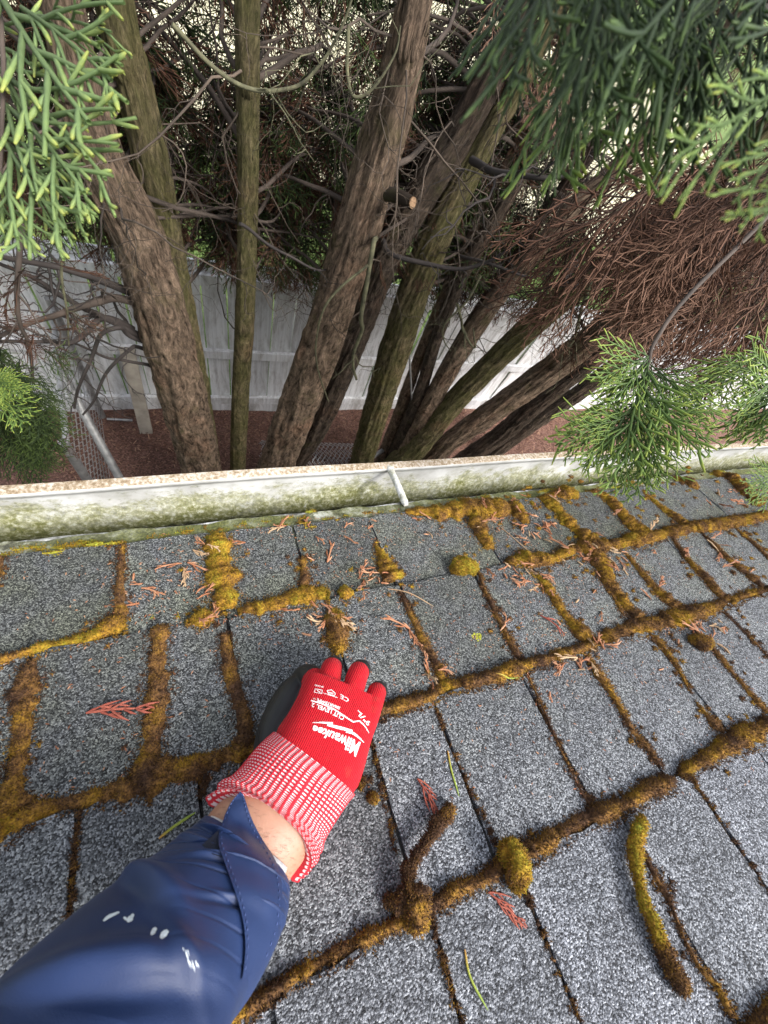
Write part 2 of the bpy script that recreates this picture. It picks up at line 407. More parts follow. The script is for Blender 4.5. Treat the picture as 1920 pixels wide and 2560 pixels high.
base = gm.ramp(gm.noise(c, 14.0, 6.0, 0.6), [(0.35, (0.40, 0.40, 0.38)), (0.6, (0.62, 0.625, 0.62))])
chips = gm.ramp(gm.noise(gm.mapping(c, (1, 1, 1)), 75.0, 6.0, 0.75), [(0.655, (0, 0, 0)), (0.69, (1, 1, 1))])
hi = gm.ramp(hgt, [(0.72, (0, 0, 0)), (0.86, (1, 1, 1))])
col = gm.mix(film, base, fcol)
col = gm.mix(gm.math('MULTIPLY', chips, gm.math('MULTIPLY', hi, 0.85)), col, (0.16, 0.13, 0.06))
gap_shade = gm.ramp(gm.math('ADD', hgt, gm.math('MULTIPLY', gm.math('SUBTRACT', alg_n, .5), .5)), [(0.17, (1, 1, 1)), (0.27, (0, 0, 0))])  # shade deep in the trough past the roof edge, painted into the colour
col = gm.mix(gm.math('MULTIPLY', gap_shade, .93), col, (0.014, 0.013, 0.009))
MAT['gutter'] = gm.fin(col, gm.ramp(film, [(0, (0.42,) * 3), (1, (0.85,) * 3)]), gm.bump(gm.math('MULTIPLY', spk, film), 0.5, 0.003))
lm = N("gutter_lip_grime"); c = lm.coord()
f = lm.noise(c, 170.0, 6.0, 0.75); f3 = lm.noise(c, 12.0, 4.0)
col = lm.ramp(lm.math('ADD', lm.math('MULTIPLY', f, 0.75), lm.math('MULTIPLY', f3, 0.25)), [(0.36, (0.10, 0.066, 0.035)), (0.48, (0.27, 0.205, 0.13)), (0.56, (0.42, 0.375, 0.31)), (0.66, (0.58, 0.565, 0.54))])
MAT['lip'] = lm.fin(col, 0.75, lm.bump(f, 0.4, 0.002))
z0 = CAM[2]
PR = [(0.268, -0.640, 0), (0.268, -0.775, 0), (0.335, -0.777, 0), (0.346, -0.768, 0), (0.351, -0.748, 0), (0.3555, -0.726, 0), (0.3635, -0.708, 0), (0.3715, -0.692, 0), (0.3755, -0.668, 0), (0.3765, -0.652, 0), (0.3755, -0.643, 0),
      (0.3738, -0.642, 0), (0.3728, -0.633, 0), (0.374, -0.6305, 1), (0.381, -0.6292, 1), (0.3895, -0.6303, 1), (0.3905, -0.634, 0), (0.390, -0.668, 0), (0.384, -0.700, 0), (0.376, -0.713, 0), (0.368, -0.731, 0), (0.365, -0.760, 0), (0.352, -0.782, 0), (0.262, -0.781, 0), (0.262, -0.640, 0)]
xs = np.linspace(UL, UR, 320); V = []
for x in xs:
    dy = 0.0016 * math.sin(x * 3.1) + 0.0012 * math.sin(x * 9.7 + 1); dz = 0.001 * math.sin(x * 2.2 + .4)
    for (y, z, k) in PR: V.append((x - gx, y + (dy if y > .34 else 0) - 0.33, z + dz + 0.74))
mb = MB(); m = len(PR); F = grid_faces(len(xs), m)
mi = np.array([1 if PR[j][2] and PR[j + 1][2] else 0 for j in range(m - 1)] * (len(xs) - 1))
mb.add(V, F[mi == 0], 0); mb.add(V, F[mi == 1], 1)
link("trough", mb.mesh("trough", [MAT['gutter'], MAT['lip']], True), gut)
# strap hanger: small round sleeve from lip to roof edge
def hanger(px0, px1):
    a = atY(px0[0], px0[1], 0.3775); b = atY(px1[0], px1[1], 0.283)
    a[2] = z0 - 0.6335; b[2] = z0 - 0.612
    mb = MB(); n = 14; t = np.linspace(0, 1, n)[:, None]; P = a + (b - a) * t
    P[:, 2] += 0.002 * np.sin(t[:, 0] * math.pi)
    r = np.full(n, 0.0066); r[0] = 0.0085; r[1] = 0.007; r[-1] = 0.0045
    add_tube(mb, P - np.array(gut.location), r, 14, 0)
    V, F = tube(P - np.array(gut.location), r, 14)
    mb.add(V[-14:], [list(range(14))], 0)
    hm = N("hanger_paint"); c = hm.coord(); f = hm.noise(c, 60, 6, .7)
    m_ = hm.fin(hm.ramp(f, [(0.36, (0.22, 0.22, 0.12)), (0.5, (0.5, 0.5, 0.45)), (0.6, (0.72, 0.72, 0.70))]), 0.6, hm.bump(f, .3, .002))
    link("hanger_sleeve", mb.mesh("hanger_sleeve", m_), gut)
hanger((972, 1174), (1002, 1280))
# dark wet silt lying in the bottom of the trough
xs = np.linspace(UL + .02, UR - .02, 400); ys = np.linspace(-0.058, 0.014, 8)
V = [(x - gx, y, -0.027 + 0.006 * vnoise(np.array([x, y * 6, 0]), 5.0) + 0.003 * vnoise(np.array([x, y, 0]), 60.0)) for x in xs for y in ys]
mb = MB(); mb.add(V, grid_faces(len(xs), 8)[:, ::-1])
link("silt", mb.mesh("silt", mat_simple("gutter_silt", (0.03, 0.026, 0.014), 0.5, 0.6, 60, 0.6, 0.004)), gut, kind="stuff")

# ================================================================== MOSS
# each stroke: tone (0 brown .. 1 yellow-green), height factor, points (photo x, y, width in px)
MS = [
 (.62,.5,[(-60,1678,22),(0,1663,24),(116,1628,30),(231,1599,44),(278,1572,62),(318,1562,62)]),
 (.25,.25,[(312,1372,12),(307,1391,22),(304,1450,26),(305,1524,38),(305,1560,50)]),
 (.1,.15,[(8,1400,30),(2,1440,30),(-8,1480,26)]),
 (.38,.42,[(93,1657,26),(75,1709,60),(64,1779,62),(55,1894,46),(46,1930,48),(35,2005,72),(0,2075,88)]),
 (.42,.42,[(-60,2110,90),(0,2085,80),(60,2055,52),(116,2028,46),(231,1999,46),(324,1981,60),(376,1950,88),(463,1935,62),(579,1897,52),(660,1868,40)]),
 (.25,.32,[(405,1570,52),(399,1634,60),(399,1721,66),(388,1808,60),(376,1894,66),(372,1945,70)]),
 (.28,.36,[(560,1590,20),(563,1610,34),(573,1680,56),(596,1750,42),(613,1813,56),(600,1889,60)]),
 (.7,.5,[(540,1345,66),(544,1372,80),(550,1426,64),(561,1478,62),(567,1530,62)]),
 (.62,.5,[(472,1560,28),(503,1556,44),(538,1557,30)]),
 (.68,.5,[(596,1536,42),(666,1524,46),(735,1503,56),(781,1493,64),(822,1497,44)]),
 (.7,.6,[(846,1497,44),(862,1495,56),(880,1492,38)]),
 (.45,.4,[(756,1398,22),(758,1430,26),(762,1470,38)]),
 (.5,.5,[(826,1530,40),(833,1556,56),(843,1596,68),(843,1625,48),(838,1645,22)]),
 (.6,.5,[(934,1368,12),(956,1402,36),(975,1436,60),(988,1456,58)]),
 (.6,.45,[(1010,1290,16),(1045,1289,36),(1105,1289,58),(1163,1281,62),(1220,1278,72),(1268,1276,46)]),
 (.65,.5,[(1180,1300,52),(1195,1330,50),(1209,1358,46),(1222,1380,34)]),
 (.6,.45,[(1278,1262,36),(1290,1285,44),(1310,1316,34)]),
 (.66,.5,[(1350,1243,40),(1388,1283,44),(1423,1318,42),(1469,1353,60),(1518,1377,46)]),
 (.6,.5,[(1375,1240,40),(1410,1244,46),(1440,1242,26)]),
 (.5,.45,[(1468,1233,16),(1515,1254,36),(1548,1292,40),(1585,1324,52),(1625,1343,54)]),
 (.55,.4,[(1604,1240,12),(1654,1277,20),(1695,1306,36),(1722,1325,38)]),
 (.55,.45,[(1680,1196,30),(1705,1208,40),(1740,1228,36)]),
 (.5,.5,[(1780,1186,34),(1815,1199,36),(1850,1230,42),(1886,1258,46),(1900,1268,30)]),
 (.5,.5,[(1262,1414,26),(1300,1410,48),(1335,1408,50),(1377,1405,38),(1417,1385,30),(1481,1376,50),(1544,1367,32),(1585,1358,42),(1654,1341,32),(1724,1329,42),(1799,1316,36),(1863,1304,36),(1930,1291,40)]),
 (.5,.45,[(1475,1381,50),(1498,1428,52),(1515,1463,44),(1544,1497,36),(1573,1532,36),(1595,1555,34)]),
 (.3,.25,[(1500,1450,10),(1530,1500,13),(1556,1545,14)]),
 (.45,.4,[(1558,1392,20),(1608,1451,26),(1643,1486,32),(1678,1515,36),(1715,1541,42)]),
 (.4,.4,[(1675,1354,16),(1712,1405,20),(1759,1451,30),(1788,1486,36),(1830,1516,42)]),
 (.4,.4,[(1750,1344,14),(1816,1405,22),(1863,1439,26),(1912,1482,28)]),
 (.4,.3,[(1834,1329,10),(1880,1366,14),(1930,1412,16)]),
 (.5,.45,[(1332,1440,20),(1365,1480,32),(1400,1532,36),(1435,1572,42),(1472,1610,46)]),
 (.22,.35,[(1188,1434,9),(1220,1509,16),(1255,1578,20),(1298,1655,34)]),
 (.32,.4,[(996,1488,14),(1035,1567,22),(1064,1625,30),(1093,1671,28),(1100,1704,28)]),
 (.4,.5,[(935,1792,36),(960,1781,38),(1029,1763,40),(1076,1746,26),(1110,1719,40),(1151,1717,42),(1220,1700,40),(1307,1671,44),(1365,1653,32),(1440,1630,27),(1504,1607,32),(1568,1578,46),(1625,1567,52),(1701,1549,52),(1770,1526,28),(1816,1509,28),(1863,1491,22),(1930,1476,26)]),
 (.3,.35,[(1460,1645,24),(1498,1706,32),(1539,1769,22),(1573,1827,24),(1597,1856,24),(1625,1889,26),(1655,1925,10)]),
 (.3,.3,[(1622,1594,14),(1654,1630,19),(1689,1682,13),(1720,1738,6)]),
 (.4,.4,[(1733,1760,8),(1768,1802,26),(1800,1834,36)]),
 (.28,.3,[(1755,1608,18),(1799,1659,19),(1851,1717,17),(1912,1785,24)]),
 (.22,.2,[(1797,1536,12),(1863,1596,11),(1920,1652,11)]),
 (.15,.25,[(1304,1678,14),(1342,1758,10),(1377,1839,8),(1423,1935,9),(1450,1985,20),(1474,2018,34)]),
 (.26,.5,[(540,2565,36),(608,2525,38),(694,2468,38),(810,2398,40),(926,2340,40),(1053,2277,40),(1134,2230,40),(1220,2190,36),(1290,2143,40),(1365,2103,40),(1458,2051,42),(1516,2028,46),(1562,2010,40),(1620,1976,40),(1674,1952,28)]),
 (.36,.5,[(1690,1940,18),(1720,1922,30),(1770,1893,38),(1815,1868,50),(1850,1845,58),(1885,1830,44),(1930,1806,38)]),
 (.3,.5,[(1860,2585,38),(1920,2530,42),(1990,2480,40)]),
 (.3,.25,[(1585,2109,9),(1622,2186,21),(1656,2240,26),(1689,2323,16),(1735,2410,16),(1793,2479,26),(1822,2543,26)]),
 (.5,.4,[(880,1965,16),(925,1955,14)]),
]
DS = [  # thin dark dirt in the joints
 [(1085,1775,12),(1116,1860,10),(1180,1990,12),(1236,2112,15)],
 [(1300,2225,12),(1319,2265,13),(1380,2410,13),(1445,2565,13)],
 [(1690,1945,14),(1718,1953,12),(1800,2072,14),(1870,2172,12),(1930,2258,12)],
 [(203,2034,20),(195,2150,24),(179,2306,20)],
 [(920,1850,12),(945,1935,11),(968,2050,12),(985,2130,10)],
 [(1070,2290,10),(1085,2350,8),(1112,2445,8),(1150,2560,8)],
 [(521,1950,30),(505,2000,22)],
]
moss = MB(); tuft = []
def stroke(tone, hf, pts, dirt=False, mbx=moss, raw=False):
    pts = np.array(pts, float)
    if raw: uv, w = pts[:, :2], pts[:, 2]
    else: uv = np.array([roof_uv(p[0], p[1]) for p in pts]); w = np.array([p[2] * roof_scale(p[0], p[1]) for p in pts])
    L = np.sum(np.linalg.norm(np.diff(uv, axis=0), axis=1)); n = max(6, int(L / 0.0035)); m = 11
    C = spline(np.column_stack([uv, w]), n); c, w = C[:, :2], C[:, 2]
    t = np.gradient(c, axis=0); t /= np.linalg.norm(t, axis=1)[:, None]; nr = np.column_stack([-t[:, 1], t[:, 0]])
    P3 = np.column_stack([c, np.zeros(n)])
    w = w * np.clip(1 + 0.24 * vnoise(P3, 38.0, 1) + 0.20 * vnoise(P3, 120.0, 2), .3, 1.6) * 0.48
    w = np.maximum(w, 0.0012) * (.62 if dirt else 1)
    c = c + nr * (0.10 * w * vnoise(P3, 70.0, 3))[:, None]
    s = np.linspace(-1, 1, m)
    end = np.minimum(1, np.minimum(np.arange(n), np.arange(n)[::-1]) / 4.0 + 0.25); end = np.sqrt(end)
    w = w * end
    side = 1 + .22 * np.stack([vnoise(P3 + [0, 0, 9.1], 120.0, 1), vnoise(P3 + [0, 0, 4.7], 120.0, 4)], 1)
    sw = np.where(s[None] < 0, side[:, :1], side[:, 1:])
    Q = c[:, None, :] + nr[:, None, :] * ((s[None, :] * sw)[..., None] * w[:, None, None])
    zc = np.maximum.reduce([ztop(c[:, 1]), ztop(c[:, 1] + .004), ztop(c[:, 1] - .004)])
    if dirt: Hh = -.0030 + .0022 * vnoise(P3, 160.0, 4)
    else: Hh = hf * w * 1.05 * end * (1 + 0.28 * vnoise(P3, 60.0, 4) + .2 * vnoise(P3, 140, 5)) + 0.0005
    Z = -0.001 + (zc + 0.001 + Hh)[:, None] * np.clip(1 - s ** 2, 0, 1)[None] ** 0.5
    Z = Z + (0.0008 * vnoise(np.dstack([Q, Z]), 400.0, 2) + .10 * w[:, None] * vnoise(np.dstack([Q, Z * 0]), 150.0, 5)) * (s ** 2 < .95) * (0 if dirt else 1)
    W = R0 + Q[..., :1] * XX + Q[..., 1:2] * DN + Z[..., None] * NN
    tn = tone + 0.22 * vnoise(np.dstack([Q, Z]), 30.0, 0)
    mbx.add(W.reshape(-1, 3), grid_faces(n, m)[:, ::-1], 1 if dirt else 0, tn.ravel())
    if not dirt:
        e1 = np.diff(W, axis=0)[:, :-1]; e2 = np.diff(W, axis=1)[:-1]
        ar = np.linalg.norm(np.cross(e1, e2), axis=-1); fn = np.cross(e1, e2); fn /= np.linalg.norm(fn, axis=-1)[..., None] + 1e-12
        fn *= np.sign(fn @ NN)[..., None]
        k = rng.poisson(ar * 520000 * (0.55 + 0.45 * min(1, hf * 2)))
        ii = np.repeat(np.arange(k.size), k.ravel()); a, b = np.unravel_index(ii, k.shape)
        f = rng.random((len(ii), 2))
        Pp = W[a, b] + e1[a, b] * f[:, :1] + e2[a, b] * f[:, 1:]
        tuft.append((Pp, fn[a, b], tn[a, b]))
        # ragged fringe creeping out over the granules
        kf = int(L * 2600 * (.4 + hf)); ii = rng.integers(n, size=kf); sg = rng.choice([-1, 1], kf); ex = 1 + np.abs(rng.normal(0, .22, kf)) + .0008 / w[ii]
        q = c[ii] + nr[ii] * (sg * w[ii] * ex)[:, None] + rng.normal(0, .0008, (kf, 2))
        fp = R0 + q[:, :1] * XX + q[:, 1:] * DN + (ztop(q[:, 1]) + .0003)[:, None] * NN
        tuft.append((fp, np.tile(NN, (kf, 1)), tn[ii, 0] - .12))
def make_tufts(mbx, tl, hmin=0.0012, hmax=0.0050):
    Pp = np.vstack([t[0] for t in tl]); nn = np.vstack([t[1] for t in tl]); tn = np.concatenate([t[2] for t in tl])
    k = len(Pp); d = nn + rng.normal(0, 0.42, (k, 3)); d /= np.linalg.norm(d, axis=1)[:, None]
    h = rng.uniform(hmin, hmax, k)[:, None]; a = np.cross(d, rng.normal(0, 1, (k, 3))); a /= np.linalg.norm(a, axis=1)[:, None]
    b = np.cross(d, a); w = rng.uniform(0.0004, 0.0010, k)[:, None]
    base = Pp - nn * 0.0008
    V = np.stack([base + a * w, base - .5 * a * w + .87 * b * w, base - .5 * a * w - .87 * b * w, Pp + d * h], 1).reshape(-1, 3)
    o = np.arange(k)[:, None] * 4
    F = np.vstack([np.hstack([o, o + 1, o + 3]), np.hstack([o + 1, o + 2, o + 3]), np.hstack([o + 2, o, o + 3])])
    tv = tn + rng.normal(0, .16, k)
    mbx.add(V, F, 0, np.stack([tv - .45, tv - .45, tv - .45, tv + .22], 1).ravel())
for s in MS: stroke(*s)
for d in DS:
    for k in range(len(d) * 9):
        j = int(rng.integers(len(d) - 1)); f = rng.random(); c = np.array(d[j], float) * (1 - f) + np.array(d[j + 1], float) * f; r = rng.uniform(3, 8); x, y = c[0] + rng.normal(0, 3), c[1] + rng.normal(0, 4)
        stroke(rng.uniform(0, .45), .4, [(x - r * .4, y - r * .9, r * .8), (x, y, r), (x + r * .4, y + r * .9, r * .8)])
for d in DS: stroke(0.1, 0, d, True)
# ragged crumbs of moss beside the strips and sparse film along the starter strip
for k in range(700):
    s = MS[rng.integers(len(MS))]; p = np.array(s[2][rng.integers(len(s[2]))]); q = np.array(s[2][rng.integers(len(s[2]))])
    j = rng.integers(len(s[2]) - 1); f = rng.random(); c = np.array(s[2][j]) * (1 - f) + np.array(s[2][j + 1]) * f
    x, y = c[0] + rng.normal(0, c[2] * .55 + 4), c[1] + rng.normal(0, c[2] * .45 + 4); r = rng.uniform(3, 9)
    stroke(s[0] + rng.normal(0, .15), .5, [(x - r * .6, y, r), (x, y + rng.normal(0, 2), r * 1.2), (x + r * .6, y, r)])
for k in range(90):
    x = rng.uniform(-60, 980) if k < 66 else rng.uniform(980, 1920)
    y = 1392 - 0.1165 * x + rng.normal(0, 8); r = rng.uniform(5, 20) * (1.3 if x < 350 else .7)
    stroke(rng.uniform(.8, 1.25), .16, [(x - r, y + r * .12, r * .5), (x, y, r * .8), (x + r, y - r * .12, r * .5)])
# the same moss goes on along the roof past the measured stretch
def measured(u, v):
    q = RC @ (RP(u, v, .005) - CAM)
    if q[2] < .02: return False
    x, y = 960 + q[0] / q[2] * FPX, 1280 + q[1] / q[2] * FPX
    return -50 < x < 1970 and y < 2610
for i in range(7):
    us = [u for u in SLOTS[i] if -1.2 < u < 2.7]; v1, v0 = VB[i], VB[i + 1]
    for k, u in enumerate(us):
        vm = (v0 + v1) / 2
        if not measured(u, vm) and rng.random() < .75:
            w_ = rng.uniform(.004, .015); f = rng.uniform(.3, 1)
            stroke(rng.uniform(.2, .6), .4, [(u, v0, w_ * 1.2), (u + rng.normal(0, .001), v0 + (v1 - v0) * f * .5, w_), (u, v0 + (v1 - v0) * f, w_ * .5)], raw=True)
        if k + 1 < len(us) and not measured((u + us[k + 1]) / 2, v0) and rng.random() < .8:
            w_ = rng.uniform(.009, .020); n_ = 4
            stroke(rng.uniform(.25, .65), .5, [(u + (us[k + 1] - u) * t_, v0 + .003 + rng.normal(0, .0015), w_ * rng.uniform(.6, 1.3)) for t_ in np.linspace(-.05, 1.05, n_)], raw=True)
body_V = np.concatenate(moss.V); body_F = np.concatenate(moss.F)
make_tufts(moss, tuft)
link("roof_moss", moss.mesh("roof_moss", [MAT['moss'], MAT['dirt']], True, "tone"), kind="stuff",
     label="golden brown moss growing in the joints between the roof shingles", category="moss")
MOSS_BVH = BVHTree.FromPolygons(body_V.tolist(), body_F.tolist())
def roof_height(u, v):
    """height of shingle or moss surface above the deck at u, v"""
    h = float(ztop(np.array(v)))
    loc, _, _, _ = MOSS_BVH.ray_cast(Vector(RP(u, v, 0.3)), Vector(-NN))
    if loc is not None: h = max(h, float((np.array(loc) - R0) @ NN))
    return h
# loose pieces of moss lying on the shingles
def loose_moss(label, tone0, tone1, pts, flat=1.0, wk=.74, rag=1.0):
    """pts: photo x, y, width px, lift above the roof in m, tone"""
    pts = np.array(pts, float)
    n = 70; m = 18
    C = spline(np.array([[*roof_uv(p[0], p[1]), p[2] * roof_scale(p[0], p[1]) * .5 * wk, p[3], p[4]] for p in pts]), n)
    hh = np.array([roof_height(a, b) for a, b in C[:, :2]]); hh = np.maximum(hh, float(0.004))
    rad = C[:, 2] * np.sqrt(np.clip(np.minimum(np.arange(n), np.arange(n)[::-1]) / 6.0 + .12, 0, 1))
    ctr = R0 + C[:, :1] * XX + C[:, 1:2] * DN + (hh + rad * .8 + C[:, 3])[:, None] * NN
    T, Nf, Bf = frames(ctr)
    a = np.arange(m) * 2 * math.pi / m
    dirs = np.cos(a)[None, :, None] * Nf[:, None] + np.sin(a)[None, :, None] * Bf[:, None]
    rr = rad[:, None] * (1 + rag * (0.30 * vnoise(ctr[:, None] + dirs * rad[:, None, None], 75.0, 1) + .22 * vnoise(ctr[:, None] + dirs * .004, 240.0, 3)))
    W = ctr[:, None] + dirs * rr[..., None]; W = W - (((W - ctr[:, None]) @ NN) * (1 - flat) + (rad * .8 * (1 - flat))[:, None])[..., None] * NN
    fl = (W - R0) @ NN; gap = np.minimum(0, fl - (hh[:, None] + 0.0003)); W = W - gap[..., None] * NN
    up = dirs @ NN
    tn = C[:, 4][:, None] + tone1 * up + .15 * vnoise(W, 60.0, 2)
    mbx = MB(); o = W.reshape(-1, 3).mean(0)
    mbx.add((W - o).reshape(-1, 3), grid_faces(n, m, True), 0, tn.ravel())
    mbx.add((W[0] - o), [list(range(m))], 0, tn[0]); mbx.add((W[-1] - o), [list(range(m))[::-1]], 0, tn[-1])
    sel = rng.random(n * m * 5); ii = np.tile(np.arange(n * m), 5)
    Wn = dirs.reshape(-1, 3)
    jit = rng.normal(0, .0012, (len(ii), 3))
    keep = (up.ravel()[ii] > -.35)
    ii = ii[keep]; jit = jit[keep]
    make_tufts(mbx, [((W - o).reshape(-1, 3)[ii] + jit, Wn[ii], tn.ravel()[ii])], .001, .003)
    ob = link("moss_clump", mbx.mesh("moss_clump", MAT['moss'], True, "tone"), label=label, category="moss clump")
    ob.location = o
    return ob
loose_moss("long curved roll of yellow-green moss lying loose across two shingles", .5, .25,
  [(1585,2050,34,.004,.75),(1572,2078,40,.004,.85),(1560,2130,42,.005,.8),(1565,2190,42,.005,.8),(1588,2260,42,.004,.85),(1620,2335,40,.004,.7),(1640,2390,46,.001,.15),(1668,2440,52,.001,.1),(1700,2472,38,.001,.4)], .85, .64, 1.3)
loose_moss("upright yellow-green lump of moss poking out of the moss line", .5, .2,
  [(1248,2120,34,.002,.9),(1258,2150,54,.008,.75),(1272,2190,54,.006,.55),(1276,2222,32,.002,.7)], .85, .8, 1.7)
loose_moss("curled strip of dark brown moss peeled up from the shingles", .2, .15,
  [(1118,2022,22,.003,.35),(1100,2045,28,.006,.12),(1068,2085,32,.008,.05),(1040,2130,34,.010,.02),(1015,2170,42,.010,.08),(1003,2205,56,.008,.02)], .8, .8, 1.8)
loose_moss("crumpled brown heap of torn moss resting on the moss line", .2, .15,
  [(962,2252,34,.001,.05),(985,2240,56,.006,.0),(1018,2230,60,.010,.15),(1028,2270,52,.008,.3),(1022,2318,34,.002,.55)], .8, .85, 2.0)
loose_moss("small round cushion of golden moss alone between two moss strips", .5, .3,
  [(1130,1438,20,.0,.6),(1142,1430,44,.0,.7),(1158,1426,50,.0,.75),(1176,1420,30,.0,.7)], .6, 1.0)
loose_moss("tiny brown moss crumb on the bare shingle beside the glove", .3, .2,
  [(922,1995,12,0,.3),(928,1999,17,0,.35),(934,2003,10,0,.3)])
loose_moss("torn moss scrap beside a pile of dry sprigs below the moss line", .3, .2,
  [(1715,1608,20,0,.4),(1735,1614,34,.001,.3),(1758,1612,24,0,.5)], .6, 1.0)
mbl = MB(); cu, cv = roof_uv(1188, 1597); tl = []
for k in range(46):
    a, r_ = rng.uniform(0, 6.28), .0075 * math.sqrt(rng.random()); p = RP(cu + r_ * math.cos(a), cv + r_ * math.sin(a) * .9, float(ztop(np.array(cv))) + .0004); s_ = rng.uniform(.0006, .0016)
    q = np.arange(6) * math.pi / 3; ring = np.array([p + s_ * rng.uniform(.7, 1.2) * (math.cos(t_) * XX + math.sin(t_) * DN) for t_ in q]); top = p + NN * .0009
    mbl.add(np.vstack([ring, top]) - RP(cu, cv), [(i, (i + 1) % 6, 6) for i in range(6)], 0, 1.0 + rng.normal(0, .08))
lo = link("lichen_spot", mbl.mesh("lichen_spot", mat_simple("yellow_lichen", (.36, .37, .03), .9, .3, 200), True, "tone"), label="bright yellow lichen spot on a bare grey shingle", category="lichen"); lo.location = RP(cu, cv)
# ================================================================== GROUND beyond the house
gn = N("needle_mulch"); c = gn.coord()
f = gn.noise(c, 60.0, 8.0, 0.8); v = gn.n("TexVoronoi", Scale=70.0); gn.l(gn.mapping(c, (1, 2.2, 1), (0, 0, .6)), v.inputs["Vector"])
col = gn.ramp(gn.math('ADD', gn.math('MULTIPLY', f, .6), gn.math('MULTIPLY', sep(gn, v.outputs["Color"])[0], .4)), [(0.25, (0.045, 0.023, 0.017)), (0.5, (0.15, 0.074, 0.055)), (0.68, (0.25, 0.135, 0.10)), (0.85, (0.40, 0.27, 0.20))])
MAT['mulch'] = gn.fin(col, 0.95, gn.bump(f, 1.0, 0.02))
xs = np.linspace(-4, 17, 240); ys = np.linspace(-0.3, 3.16, 60)
V = [(x, y, 0.025 * vnoise(np.array([x, y, 0]), 1.2) + 0.012 * vnoise(np.array([x, y, 0.3]), 7.0)) for x in xs for y in ys]
mb = MB(); mb.add(V, grid_faces(len(xs), len(ys))[:, ::-1])
link("mulch_ground", mb.mesh("mulch_ground", MAT['mulch']), kind="structure")
# loose dead needles and chips on it
MAT['mulch_chip'] = mat_leaf('mulch_chip', [(0.0, (0.07, 0.035, 0.025)), (0.6, (0.20, 0.10, 0.07)), (1.0, (0.42, 0.26, 0.17))], .9, .05)
k = 9000; P = np.column_stack([rng.uniform(-1.3, 5.2, k), rng.uniform(1.9, 3.05, k), np.zeros(k)])
P[:, 2] = 0.025 * vnoise(P * [1, 1, 0], 1.2) + 0.016
a = rng.uniform(0, 6.28, k); L = rng.uniform(.006, .026, k); w = rng.uniform(.0015, .004, k)
d = np.column_stack([np.cos(a), np.sin(a), rng.normal(0, .35, k)]) * L[:, None]; s = np.column_stack([-np.sin(a), np.cos(a), rng.normal(0, .3, k)]) * w[:, None]
V = np.stack([P - d - s, P + d - s, P + d + s, P - d + s, P + [0, 0, .004] + s * 0], 1).reshape(-1, 3)
o = np.arange(k)[:, None] * 5
mb = MB(); F = np.vstack([np.hstack([o + i, o + (i + 1) % 4, o + 4]) for i in range(4)])
mb.add(V, F, 0, np.repeat(rng.random(k), 5)); link("needle_litter", mb.mesh("needle_litter", MAT['mulch_chip'], False, "tip"), kind="stuff")
ln = N("lawn_grass"); c = ln.coord(); f = ln.noise(c, 3.0, 8.0, .8)
MAT['lawn'] = ln.fin(ln.ramp(f, [(0.3, (0.07, 0.11, 0.03)), (0.5, (0.13, 0.20, 0.05)), (0.7, (0.21, 0.29, 0.09))]), 0.9, ln.bump(ln.noise(c, 90, 4), 1, .03))
mb = MB(); mb.add([(-900, -900, -0.06), (900, -900, -0.06), (900, 900, -0.06), (-900, 900, -0.06)], [(0, 1, 2, 3)])
link("lawn", mb.mesh("lawn", MAT['lawn'], False), kind="structure")
# pale concrete yard of the neighbour
pn = N("pale_concrete"); c = pn.coord(); f = pn.noise(c, 1.2, 8.0, .7)
MAT['paving'] = pn.fin(pn.ramp(f, [(0.3, (0.44, 0.41, 0.27)), (0.7, (0.60, 0.57, 0.40))]), 0.85, pn.bump(pn.noise(c, 60, 4), .3, .01))
mb = MB(); add_box(mb, (-14, 8.2, -0.05), (24, 26, -0.03)); link("paved_yard", mb.mesh("paved_yard", MAT['paving'], False), kind="structure")
# grass blades along the lawn just past the fence
k = 26000; P = np.column_stack([rng.uniform(-3, 9, k), 3.25 + 4.8 * rng.random(k) ** 1.2, np.full(k, -.06)])
h = rng.uniform(.05, .16, k)[:, None]; a = rng.uniform(0, 6.28, k); s = np.column_stack([np.cos(a), np.sin(a), 0 * a]) * .006
d = np.column_stack([rng.normal(0, .3, k), rng.normal(0, .3, k), np.ones(k)]) * h
V = np.stack([P - s, P + s, P + d], 1).reshape(-1, 3); o = np.arange(k)[:, None] * 3
mb = MB(); mb.add(V, np.hstack([o, o + 1, o + 2])); link("grass", mb.mesh("grass", mat_simple("grass_blade", (0.13, 0.21, 0.05), .7, .4, 3), False), kind="stuff")

# ================================================================== WHITE BOARD FENCE
FY = 3.1
fence = empty("board_fence", (1.5, FY, 0), label="weathered white board fence with three rails behind the tree trunks", category="fence")
fm = N("weathered_white_paint"); c = fm.coord()
g = fm.noise(fm.mapping(c, (40, 40, 1.6)), 1.0, 6.0, .7); st = fm.noise(fm.mapping(c, (9, 9, 2.5)), 1.0, 7.0, .75, .5)
base = fm.ramp(g, [(0.3, (0.52, 0.525, 0.54)), (0.5, (0.72, 0.725, 0.74)), (0.7, (0.84, 0.845, 0.855))])
sm = fm.ramp(st, [(0.46, (0, 0, 0)), (0.66, (1, 1, 1))])
base = fm.mix(1.0, base, fm.ramp(fm.n('ObjectInfo').outputs['Random'], [(0, (.78, .78, .79)), (1, (1.04, 1.04, 1.04))]), 'MULTIPLY')
col = fm.mix(fm.math('MULTIPLY', sm, .6), base, (0.16, 0.13, 0.095))
MAT['fence'] = fm.fin(col, 0.8, fm.bump(g, .5, .004))
BW = 0.186; zb = -0.02
